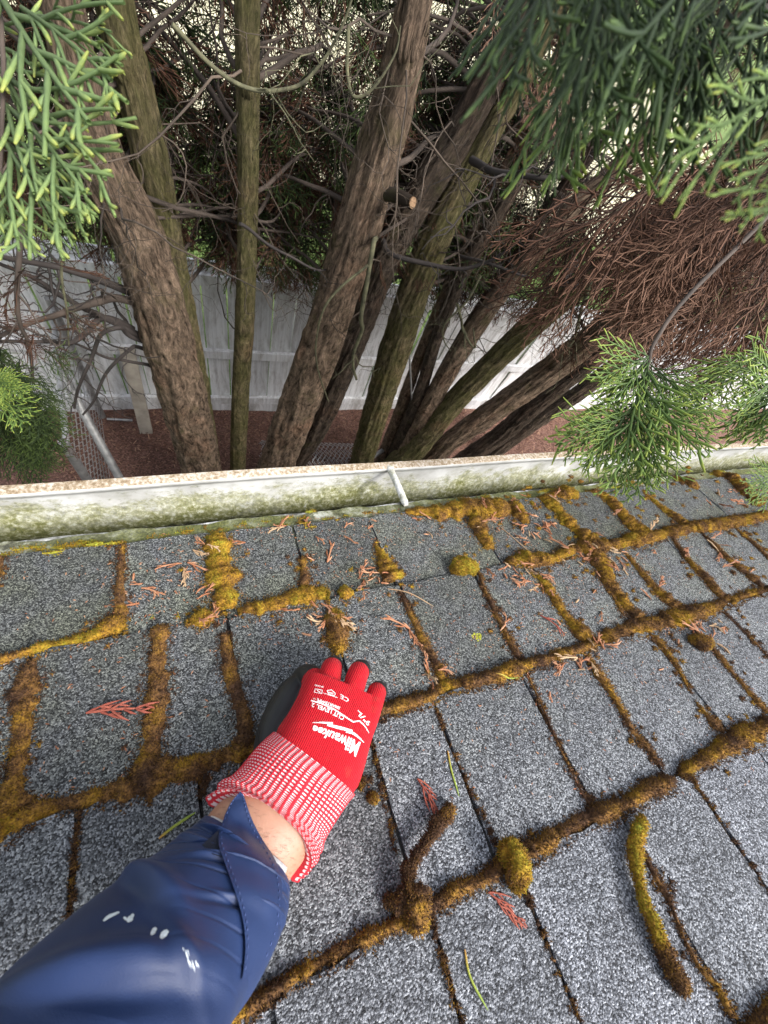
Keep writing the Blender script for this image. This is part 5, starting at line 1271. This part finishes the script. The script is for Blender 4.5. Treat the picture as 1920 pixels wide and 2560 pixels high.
def text_polys(txt, Bc, Tc, bold=0.0, shear=0.0, cut=.06):
    cu = bpy.data.curves.new("t", 'FONT'); cu.body = txt; cu.size = 1.0; cu.resolution_u = 3; cu.offset = bold
    to = bpy.data.objects.new("t", cu); COL.objects.link(to); dg = bpy.context.evaluated_depsgraph_get(); m = bpy.data.meshes.new_from_object(to.evaluated_get(dg))
    bpy.data.objects.remove(to)
    bm = bmesh.new(); bm.from_mesh(m)
    bmesh.ops.triangulate(bm, faces=bm.faces[:])
    for _ in range(2):
        es = [e for e in bm.edges if e.calc_length() > .16]
        if es: bmesh.ops.subdivide_edges(bm, edges=es, cuts=1); bmesh.ops.triangulate(bm, faces=bm.faces[:])
    P = np.array([v.co[:2] for v in bm.verts]); bm.verts.index_update(); F = [[v.index for v in f.verts] for f in bm.faces]; bm.free()
    s = (P[:, 0] - P[:, 0].min()) / (np.ptp(P[:, 0]) + 1e-9); h = P[:, 1] / .73
    s = s + shear * h / max(1, len(txt)) * .5
    b = curve_pt(Bc, s); t_ = curve_pt(Tc, s); Q = b + (t_ - b) * h[:, None]
    return Q.tolist(), F
def strip_poly(pts, w):
    pts = spline(np.array(pts, float), len(pts) * 6) if len(pts) > 2 else spline(np.array(pts, float), 8)
    w = np.interp(np.linspace(0, 1, len(pts)), np.linspace(0, 1, len(np.atleast_1d(w))), np.atleast_1d(w)) if np.ndim(w) else np.full(len(pts), w)
    t_ = np.gradient(pts, axis=0); t_ /= np.linalg.norm(t_, axis=1)[:, None]; n_ = np.column_stack([-t_[:, 1], t_[:, 0]]) * w[:, None] / 2
    return np.vstack([pts + n_, pts - n_]).tolist(), [(i, i + 1, i + 1 + len(pts), i + len(pts)) for i in range(len(pts) - 1)]
def lines(pts, w): # polyline keeping corners
    out = []
    for a, b in zip(pts[:-1], pts[1:]): out.append(strip_poly([a, b], w))
    return out
decal("brand_lettering", [text_polys("Milwaukee", [(1070,1440),(880,1348),(700,1285),(500,1215),(290,1150)], [(1000,1690),(830,1575),(650,1450),(440,1345),(265,1268)], .022, .35)])
decal("bolt_emblem", [strip_poly([(265,1105),(430,1104),(610,1120)], [4, 22, 40]), strip_poly([(520,1142),(730,1192),(935,1245)], [34, 50, 34]), strip_poly([(830,1252),(940,1278),(1040,1350),(1128,1438)], [36, 40, 26, 4])])
decal("cut_level_lettering", [text_polys("CUT LEVEL 2", [(805,1005),(560,870),(268,775)], [(780,1072),(540,945),(252,838)], .012)] + lines([(250,738),(430,792),(640,888),(945,1092),(1058,1077)], 19) + [strip_poly([(1050,1075),(1140,1160),(1212,1278)], [20, 14, 5])])
decal("swipe_lettering", [text_polys("SMARTSWIPE", [(738,848),(540,765),(352,703)], [(718,892),(525,815),(342,752)], .018), text_polys("TM", [(330,700),(290,690)], [(326,726),(286,716)])])
decal("size_lettering", [text_polys('9"/L', [(1238,1110),(1160,1010),(1030,900)], [(1190,1165),(1110,1065),(985,950)], .01)])
decal("mark_symbols", [text_polys("CE", [(885,715),(740,630)], [(850,772),(735,705)], .0)] + lines([(515,575),(590,560),(655,625),(640,655),(545,640),(515,575)], 9) + lines([(460,615),(690,692)], 7) + [text_polys("388", [(625,610),(540,590)], [(620,640),(535,618)])] + lines([(320,545),(435,565),(430,622),(305,600),(320,545)], 9) + lines([(350,570),(400,600)], 12) + [text_polys("EN388", [(455,500),(315,470)], [(450,528),(312,498)])])

# --- jacket sleeve
JS = [((512,2040),(712,2203),.333,.036), ((450,2092),(716,2248),.318,.041), ((372,2165),(712,2305),.300,.045), ((300,2228),(692,2362),.282,.048), ((214,2300),(656,2436),.262,.050), ((104,2410),(606,2512),.240,.052), ((0,2505),(566,2612),.222,.054), ((-130,2620),(520,2760),.204,.056)]
nS, mS = 230, 200
V, Cc, A, B, ph = loft(JS, nS, mS, 2.1)
d = V[-1] - V[-2]; ext = []
dirv = (Cc[-1] - Cc[-30]); dirv /= np.linalg.norm(dirv)
dirv = dirv * .6 + np.array([-.35, -.55, .1]); dirv /= np.linalg.norm(dirv)
tend = Cc[-1] - Cc[-8]; tend /= np.linalg.norm(tend)
path = spline(np.array([Cc[-1], Cc[-1] + tend * .09, (-.15, -.37, 3.57), (-.16, -.50, 3.72), (-.16, -.58, 3.87)]), 61)[1:]
ptan = np.gradient(np.vstack([Cc[-1], path]), axis=0)[1:]
for i in range(60):
    q = Vector(tend).rotation_difference(Vector(ptan[i])); s_ = (1 + .28 * (i / 59)) * (1.0 if i < 50 else math.sqrt(max(.02, 1 - ((i - 49) / 10.2) ** 2)))
    mr = np.array(q.to_matrix()); ext.append(path[i] + (V[-1] - Cc[-1]) @ mr.T * s_)
V = np.concatenate([V, np.array(ext)]); n2 = len(V); Cx = V.mean(1)
outw = V - Cx[:, None]; outw /= np.linalg.norm(outw, axis=-1)[..., None]
tt = (np.arange(n2) / 254.0)[:, None]; pp = ph[None]
def ridge(c0, slope, width, amp, p0, pw):
    x = tt - (c0 + slope * np.sin(pp - p0)); return amp * np.exp(-(x / (width * .62)) ** 2) * np.exp(-((np.angle(np.exp(1j * (pp - p0)))) / pw) ** 2)
def rl_(c0, slope, width, amp, p0, pw):
    dp = np.angle(np.exp(1j * (pp - p0))); x = tt - (c0 + slope * dp + .012 * vnoise(V, 14.0, 2)); return amp * np.exp(-(x / width) ** 2) * np.exp(-(dp / pw) ** 2)
fold = (rl_(.150, -.09, .014, .0040, 1.95, .55) + rl_(.180, -.10, .016, -.0036, 1.95, .6) + rl_(.225, -.12, .016, .0030, 2.2, .5) + rl_(.285, .16, .022, .0052, 1.25, .42) + rl_(.335, .15, .022, -.0042, 1.2, .5)
        + rl_(.43, .20, .020, .0036, .75, .45) + rl_(.465, .20, .020, -.0036, .75, .45) + rl_(.53, -.17, .045, .0075, 2.0, .7) + rl_(.62, -.17, .045, -.0065, 1.8, .7) + rl_(.70, -.14, .03, .0050, 1.3, .5) + rl_(.79, .10, .05, .0060, 1.6, .8) + rl_(.86, .10, .04, -.005, 1.5, .8))
fold = fold + .0016 * vnoise(V * [1, 1, 1], 16.0, 3) + .0007 * vnoise(V, 45.0, 1)
edge = np.clip(tt / .05, 0, 1); fold = fold * edge
cr = np.abs(np.sin(tt * 34 + 2.4 * np.cos(pp + .6) + 1.5 * vnoise(V, 9.0, 4)))
fold = fold - .0030 * np.exp(-(cr / .12) ** 2) * np.clip(vnoise(V, 11.0, 5) + .15, 0, 1) * edge
V = V + outw * fold[..., None]
Ts = Cc[0] - Cc[12]; Ts /= np.linalg.norm(Ts); V = V - Ts * (.017 * np.clip(np.sin(ph), 0, 1)[None] * np.exp(-(tt / .10) ** 2))[..., None]
jb = MB(); jb.add((V - porg).reshape(-1, 3), grid_faces(n2, mS, True)[:, ::-1])
inn = np.stack([V[0] + 0 * V[0], V[0] - outw[0] * .0016, V[24] - outw[24] * .004]); jb.add((inn - porg).reshape(-1, 3), grid_faces(3, mS, True)); jb.add(V[-1] - porg, [list(range(mS))])
jm = N("navy_nylon"); c = jm.coord(); f = jm.noise(c, 14, 4)
wv = jm.noise(c, 1600, 2)
jc = jm.ramp(f, [(0.3, (0.009, 0.021, 0.070)), (0.7, (0.015, 0.034, 0.108))])
scuff = jm.ramp(jm.noise(jm.mapping(c, (1, 1, 1)), 40, 6, .8), [(0.70, (0, 0, 0)), (0.78, (1, 1, 1))])
jc = jm.mix(jm.math('MULTIPLY', scuff, .10), jc, (0.35, 0.40, 0.5))
MAT['navy'] = jm.fin(jc, 0.50, jm.bump(wv, .3, .0008), Sheen_Weight=0.08, Sheen_Roughness=.35, Specular_IOR_Level=.35)
sleeve = ppart("jacket_sleeve", jb.mesh("jacket_sleeve", MAT['navy']))
SL = (V.reshape(-1, 3), grid_faces(n2, mS, True))
# pale knitted lining showing at the opening
k0 = 30; ln_ = MB(); s0, s1 = V[3] - outw[3] * .0025, V[0] - outw[0] * .0030
off = (V[0].mean(0) - V[12].mean(0)); off /= np.linalg.norm(off)
sw = np.clip(.5 + .5 * np.cos(ph - .15), 0, 1)[:, None] * .0045 + .0022
ring = np.stack([V[14] - outw[14] * .005, V[2] - outw[2] * .0032, s1 + off * sw, s1 + off * sw * .9 - outw[0] * .0022, V[10] - outw[10] * .008])
ln_.add((ring - porg).reshape(-1, 3), grid_faces(5, mS, True)[:, ::-1])
ppart("lining", ln_.mesh("lining", mat_simple("pale_lining", (0.62, 0.64, 0.66), .9, .1, 400, .5, .001)), sleeve)
# pointed cuff tab lying over the opening
VV = np.vstack([SL[0], SKIN_V, CUFF[0]]); FF = np.vstack([SL[1], SKIN_F + len(SL[0]), CUFF[1] + len(SL[0]) + len(SKIN_V)])
ARM_BVH = BVHTree.FromPolygons(VV.tolist(), FF.tolist())
def onarm(px, py, lift, fallback=None):
    r = ray(px, py); loc, nr_, _, dist = ARM_BVH.ray_cast(Vector(CAM), Vector(r))
    if loc is None: return fallback
    return np.array(loc) - r / np.linalg.norm(r) * lift
LE = spline(np.array([(601,1979),(583,1998),(570,2017),(553,2062),(543,2104),(556,2138),(572,2185),(587,2225),(602,2275),(612,2320),(615,2380),(605,2452)], float), 60)
RE = spline(np.array([(603,1980),(610,1990),(614,2002),(624,2034),(636,2062),(661,2108),(684,2138),(701,2180),(707,2225),(704,2280),(692,2340),(655,2420)], float), 60)
nT = 14; G_ = np.zeros((60, nT, 3))
for i in range(60):
    last = None
    for j in range(nT):
        s = j / (nT - 1); q = LE[i] * (1 - s) + RE[i] * s
        lift = .0035 if i > 14 else .0065
        w_ = onarm(q[0], q[1], lift + .0012 * (1 - s) , None)
        if w_ is None: w_ = last if last is not None else atD(q[0], q[1], .30)
        if last is not None and j > 0:
            dpt = (w_ - CAM) @ RC[2]; ld = (last - CAM) @ RC[2]
            if dpt > ld + .012: w_ = CAM + ray(*q) * (ld + .006)
        G_[i, j] = w_; last = w_
for _ in range(14):
    Gs = G_.copy(); Gs[1:-1] = (G_[:-2] + 2 * G_[1:-1] + G_[2:]) / 4; G_ = Gs
rl = np.array([[(G_[i, j] - CAM) / np.linalg.norm(G_[i, j] - CAM) for j in range(nT)] for i in range(60)])
low = G_ + rl * .0016
fb = MB(); fb.add((G_ - porg).reshape(-1, 3), grid_faces(60, nT)); fb.add((low - porg).reshape(-1, 3), grid_faces(60, nT)[:, ::-1])
for e0, e1 in ((G_[:, 0], low[:, 0]), (low[:, -1], G_[:, -1])): fb.add((np.stack([e0, e1], 1) - porg).reshape(-1, 3), grid_faces(60, 2))
fb.add((np.stack([G_[0], low[0]], 1) - porg).reshape(-1, 3), grid_faces(nT, 2))
flap = ppart("cuff_tab", fb.mesh("cuff_tab", MAT['navy']), sleeve)
# stitching along the tab edges
MAT['thread'] = mat_simple("navy_thread", (0.035, 0.06, 0.17), .7)
sb = MB()
for col_, sgn in ((1, 1), (nT - 2, -1)):
    for i in range(2, 57, 2): 
        a, b = G_[i, col_], G_[i + 1, col_]; a = a * .7 + b * .3
        add_tube(sb, np.array([a, (a + b) / 2 - rl[i, col_] * .0006, b]) - porg - rl[i, col_] * .0004, .00045, 4)
ppart("stitching", sb.mesh("stitching", MAT['thread']), sleeve)
# hook-and-loop patch beside the tab
pb = MB(); Q = [[onarm(*(np.array(a) * (1 - s) + np.array(b) * s), .0012, None) for s in np.linspace(0, 1, 6)] for a, b in (((552,2070),(545,2075)), ((505,2112),(556,2120)), ((530,2135),(562,2146)))]
Q = np.array(Q); pb.add((Q - porg).reshape(-1, 3), grid_faces(3, 6)); ppart("hook_patch", pb.mesh("hook_patch", mat_simple("hook_fabric", (0.010, 0.016, 0.04), .95, .5, 900, 1.0, .002)), sleeve)
# dried white paint specks on the sleeve
MAT['speck'] = mat_simple("dried_white_paint", (0.62, 0.68, 0.72), .6, .15, 500, .3, .0006)
def speck(pts, w):
    pts = spline(np.array(pts, float), 10); mb = MB(); t_ = np.gradient(pts, axis=0); t_ /= np.linalg.norm(t_, axis=1)[:, None]; n_ = np.column_stack([-t_[:, 1], t_[:, 0]])
    W = np.array([[onarm(*(p + n_[i] * w * q * (.35 + .65 * math.sin(math.pi * (i + .7) / 10.4)) * rng.uniform(.75, 1.1)), .0009) for q in (-.5, -.2, .2, .5)] for i, p in enumerate(pts)])
    mb.add((W - porg).reshape(-1, 3), grid_faces(10, 4)); ppart("paint_speck", mb.mesh("paint_speck", MAT['speck']), sleeve)
for pts, w in (([(258,2302),(275,2290),(298,2280)], 9), ([(318,2304),(324,2298),(334,2285)], 13), ([(310,2292),(316,2300)], 8), ([(378,2337),(384,2328),(390,2319)], 12), ([(402,2346),(410,2335),(420,2326)], 16)): speck(pts, w)
for k in range(15):
    x_ = rng.uniform(452, 500); y_ = 2375 + (x_ - 452) * .8 + rng.normal(0, 9); L_ = rng.uniform(8, 26); speck([(x_, y_), (x_ + L_ * .3, y_ + L_ * .95)], rng.uniform(1.0, 2.2))
# ================================================================== LITTER on the roof and in the gutter
def sprig_template(seed, L, nb, r0, curl, sub=0.5):
    r = np.random.default_rng(seed); mb = MB()
    def strand(p, a, L_, rr, c, lift):
        t = np.linspace(0, 1, 6); aa = a + c * t; st = np.column_stack([np.cos(aa), np.sin(aa), lift * (1 - 2.2 * t)]) * L_ / 5
        P = np.vstack([p, p + np.cumsum(st[:-1], 0)]); P[:, 2] = np.maximum(P[:, 2], .0003)
        rad = rr * np.interp(t, [0, .3, .8, 1], [.8, 1.1, 1, .35]) * (1 + .25 * np.array([0, 1, -1, 1, -1, 0]))
        V, F = tube(P, rad, 5); mb.add(V, F, 0, np.repeat(r.uniform(.2, .7) + .3 * t, 5)); return P, aa
    P, aa = strand(np.array([0, 0, r0]), 0, L, r0, curl, .12)
    for i in range(nb):
        t = (i + .7) / (nb + .3); j = min(int(t * 5), 4); s = 1 if i % 2 else -1
        P2, a2 = strand(P[j], aa[j] + s * r.uniform(.3, .7), L * r.uniform(.3, .6) * (1.15 - .6 * t), r0 * .9, s * -.3 + r.normal(0, .2), r.normal(.1, .2))
        if r.random() < sub: strand(P2[2], a2[2] - s * r.uniform(.4, .7), L * .2, r0 * .8, 0, .05)
    return mb
ST = [sprig_template(s, L, nb, r0, c) for s, (L, nb, r0, c) in enumerate([(.036, 4, .00115, .3), (.027, 3, .0011, -.5), (.020, 0, .0012, .8), (.032, 5, .0011, .2), (.015, 0, .0013, .3), (.026, 2, .0011, 1.0), (.011, 0, .0014, 0)])]
SM = [m.mesh("dry_sprig", MAT['litter'], True, "tip") for m in ST]; SMP = [m.mesh("dry_sprig", MAT['litter_pale'], True, "tip") for m in ST]
def put_on_roof(name, me, px, py, ang, scale=1.0, label=None, cat=None, group=None, tilt=.12, up=0.0, rollamp=.25):
    u, v = roof_uv(px, py); h = roof_height(u, v); P = RP(u, v, h + .0006 + up)
    c, s = math.cos(ang), math.sin(ang); X = XX * c + DN * s; Z = NN + XX * rng.normal(0, tilt) + DN * rng.normal(0, tilt); Z /= np.linalg.norm(Z)
    Y = np.cross(Z, X); Y /= np.linalg.norm(Y); X = np.cross(Y, Z)
    if rng.random() < .5: Y = -Y; 
    m = Matrix.Identity(4)
    for i in range(3): m[i][0], m[i][1], m[i][2], m[i][3] = X[i] * scale, Y[i] * scale, Z[i] * scale, P[i]
    o = link(name, me); o.matrix_world = m
    o["label"] = label; o["category"] = cat
    if group: o["group"] = group
    return o
LB = "dry orange cypress sprig fallen on the mossy roof shingles"; LG = "dry sprigs littering the roof"
CL = [(1090,1335,18,5),(1170,1330,25,3),(1230,1312,18,9),(1300,1330,28,14),(1345,1352,28,9),(1310,1262,22,8),(1335,1290,22,6),(1290,1432,20,10),(1312,1455,22,14),(1335,1478,16,8),(1432,1392,22,12),(1455,1396,20,8),(1535,1400,25,14),(1555,1432,18,5),(1415,1650,24,10),(1445,1662,24,10),(1490,1632,18,7),(1738,1590,26,16),(1768,1606,22,8),(1718,1580,16,5),(1790,1250,18,7),(1868,1255,18,12),(1850,1235,18,8),(1750,1390,22,5),(1835,1420,14,4),(1625,1488,16,3),(1170,1428,22,4),(1100,1700,14,3),(1075,1690,14,4),
      (500,1385,18,5),(470,1425,22,6),(520,1480,22,5),(340,1470,24,5),(360,1500,24,4),(360,1550,10,2),(700,1330,18,4),(800,1350,18,3),(795,1395,20,4),(890,1330,20,3),(930,1330,18,3),(780,1570,24,8),(800,1540,18,6),(700,1545,30,4),(520,1580,24,4),(925,1430,20,7),(945,1470,20,6),(910,1440,16,4),(620,1340,40,3),(560,1300,30,2),(1000,1300,16,3),(1560,1300,40,3),(1630,1318,18,3),(1680,1180,40,6),(1850,1170,40,9),(1820,1140,40,6),(1340,1730,24,2),(1640,1680,10,2),(1230,1580,16,2),(1275,1590,16,1),(1370,1570,10,1),(1440,1510,22,3),(1010,1580,14,3),(1480,1440,20,4),(1600,1400,60,5)]
for (cx, cy, sg, n) in CL:
    for k in range(max(1, int(n * .8))):
        x, y = rng.normal(cx, sg), rng.normal(cy, sg * .7)
        if roof_uv(x, y)[1] > .462: continue
        i = int(rng.integers(len(SM))); pale = rng.random() < .16; u, v = roof_uv(x, y); onm = roof_height(u, v) > float(ztop(np.array(v))) + .0015
        lb = ("pale straw-coloured" if pale else "dry orange") + (" branched cypress sprig" if i in (0, 1, 3, 5) else " single cypress leaflet") + (" resting on moss" if onm else " lying on bare shingle") + ", " + ["first", "second", "third", "fourth", "fifth"][min(4, sum(1 for b_ in VB[1:] if v < b_))] + " shingle course from the gutter"
        put_on_roof("dry_sprig" if i in (0, 1, 3, 5) else "dry_leaflet", (SMP if pale else SM)[i], x, y, rng.uniform(0, 6.28), rng.uniform(.7, 1.2), lb, "dry sprig" if i in (0, 1, 3, 5) else "leaflet", lb.split(" ", 1)[1] + "s" if False else LG, .3, .0016 if onm else 0)
# a few that stand out
def big_sprig(seed, mat=MAT['litter']): return sprig_template(seed, .05, 8, .0011, .15, .8).mesh("dry_sprig", mat, True, "tip")
MAT['sprig_red'] = mat_leaf("dry_sprig_red", [(0.0, (0.22, 0.045, 0.03)), (1.0, (0.40, 0.12, 0.08))], .7, .1)
put_on_roof("dry_sprig", big_sprig(31, MAT['sprig_red']), 222, 1790, -.15, 1.15, "large red-brown feathery sprig alone on a wide bare shingle", "dry sprig", None, .05)
put_on_roof("dry_sprig", big_sprig(32, MAT['sprig_red']), 1038, 1952, -1.25, .85, "narrow folded red-brown sprig beside the glove's cuff", "dry sprig", None, .05)
put_on_roof("dry_sprig", big_sprig(33, MAT['sprig_red']), 1210, 2232, -.9, .75, "pinkish branched sprig lying below the moss line by the green lump", "dry sprig", None, .05)
put_on_roof("dry_sprig", sprig_template(34, .045, 2, .0011, .6).mesh("dry_sprig", MAT['sprig_red'], True, "tip"), 1345, 1545, -.9, 1.0, "thin curved dark red twig on a bare shingle", "dry sprig", None, .05)
def needle(label, pts, w, mat=MAT['needle']):
    uv = np.array([roof_uv(*p) for p in pts]); C = spline(uv, 16); P = np.array([RP(a, b, roof_height(a, b) + .0012) for a, b in C])
    for _ in range(3): P[1:-1] = (P[:-2] + P[1:-1] * 2 + P[2:]) / 4
    r = np.interp(np.linspace(0, 1, 16), [0, .1, .8, 1], [.5, 1, 1, .3]) * w; o = P.mean(0); mb = MB(); add_tube(mb, P - o, r, 5, 0, np.linspace(0, 1, 16)); ob = link("fallen_needle", mb.mesh("fallen_needle", mat, True, "tip"), label=label, category="needle"); ob.location = o
needle("long yellow-green needle lying above the dark joint right of the glove", [(1113,1882),(1122,1930),(1142,1995)], .0011)
needle("long green needle curved across the bare shingle beneath the dark moss line", [(1152,2372),(1165,2440),(1210,2522)], .0010)
needle("yellow needle with a red end poking out from under the sleeve", [(402,2100),(440,2070),(492,2036)], .0013)
needle("pale straw-coloured needle curving over the shingle near the gutter end of the joint", [(965,1482),(1020,1492),(1080,1525)], .0009, MAT['litter_pale'])
needle("short pale green needle lying on the moss line", [(1225,1698),(1260,1704),(1290,1702)], .0011)
needle("thin dry stalk lying from the sprig pile across the moss", [(1240,1320),(1290,1360),(1340,1402)], .0009, MAT['litter_pale'])
# fine crumbs
k = 3000; mb = MB()
for i in range(k):
    x, y = rng.uniform(0, 1920), 0
    c = CL[rng.integers(len(CL))]; x, y = (rng.normal(c[0], 60), rng.normal(c[1], 40)) if rng.random() < .75 else (rng.uniform(0, 1920), rng.uniform(1250, 2000))
    u, v = roof_uv(x, y)
    if v > .46: continue
    a = rng.uniform(0, 6.28); L, w = rng.uniform(.001, .0032), rng.uniform(.0004, .0008); P = RP(u, v, float(ztop(np.array(v))) + .0012)
    d = (XX * math.cos(a) + DN * math.sin(a)) * L; s = np.cross(NN, d) / L * w
    mb.add([P - d, P + s + NN * .0005, P + d, P - s + NN * .0004], [(0, 3, 2, 1)], 0, rng.random())
link("sprig_crumbs", mb.mesh("sprig_crumbs", MAT['litter'], False, "tip"), kind="stuff", label="fine orange crumbs of dry needles scattered over the shingles", category="needle crumbs")
# sprigs lying in the gutter trough
for k in range(34):
    x = rng.uniform(-.15, 2.6) if k < 30 else rng.uniform(1.0, 2.2); y = rng.uniform(.300, .352); z = CAM[2] - .773 + rng.uniform(.003, .012)
    o = link("dry_sprig", SM[int(rng.integers(len(SM)))]); o.location = (x, y, z + .006); o.rotation_euler = (rng.normal(0, .3), rng.normal(0, .3), rng.uniform(0, 6.28)); o.scale = (1.2,) * 3
    o["label"] = "dry orange sprig caught inside the white gutter"; o["category"] = "dry sprig"; o["group"] = "dry sprigs in the gutter"
# white droppings / lichen flecks
mb = MB()
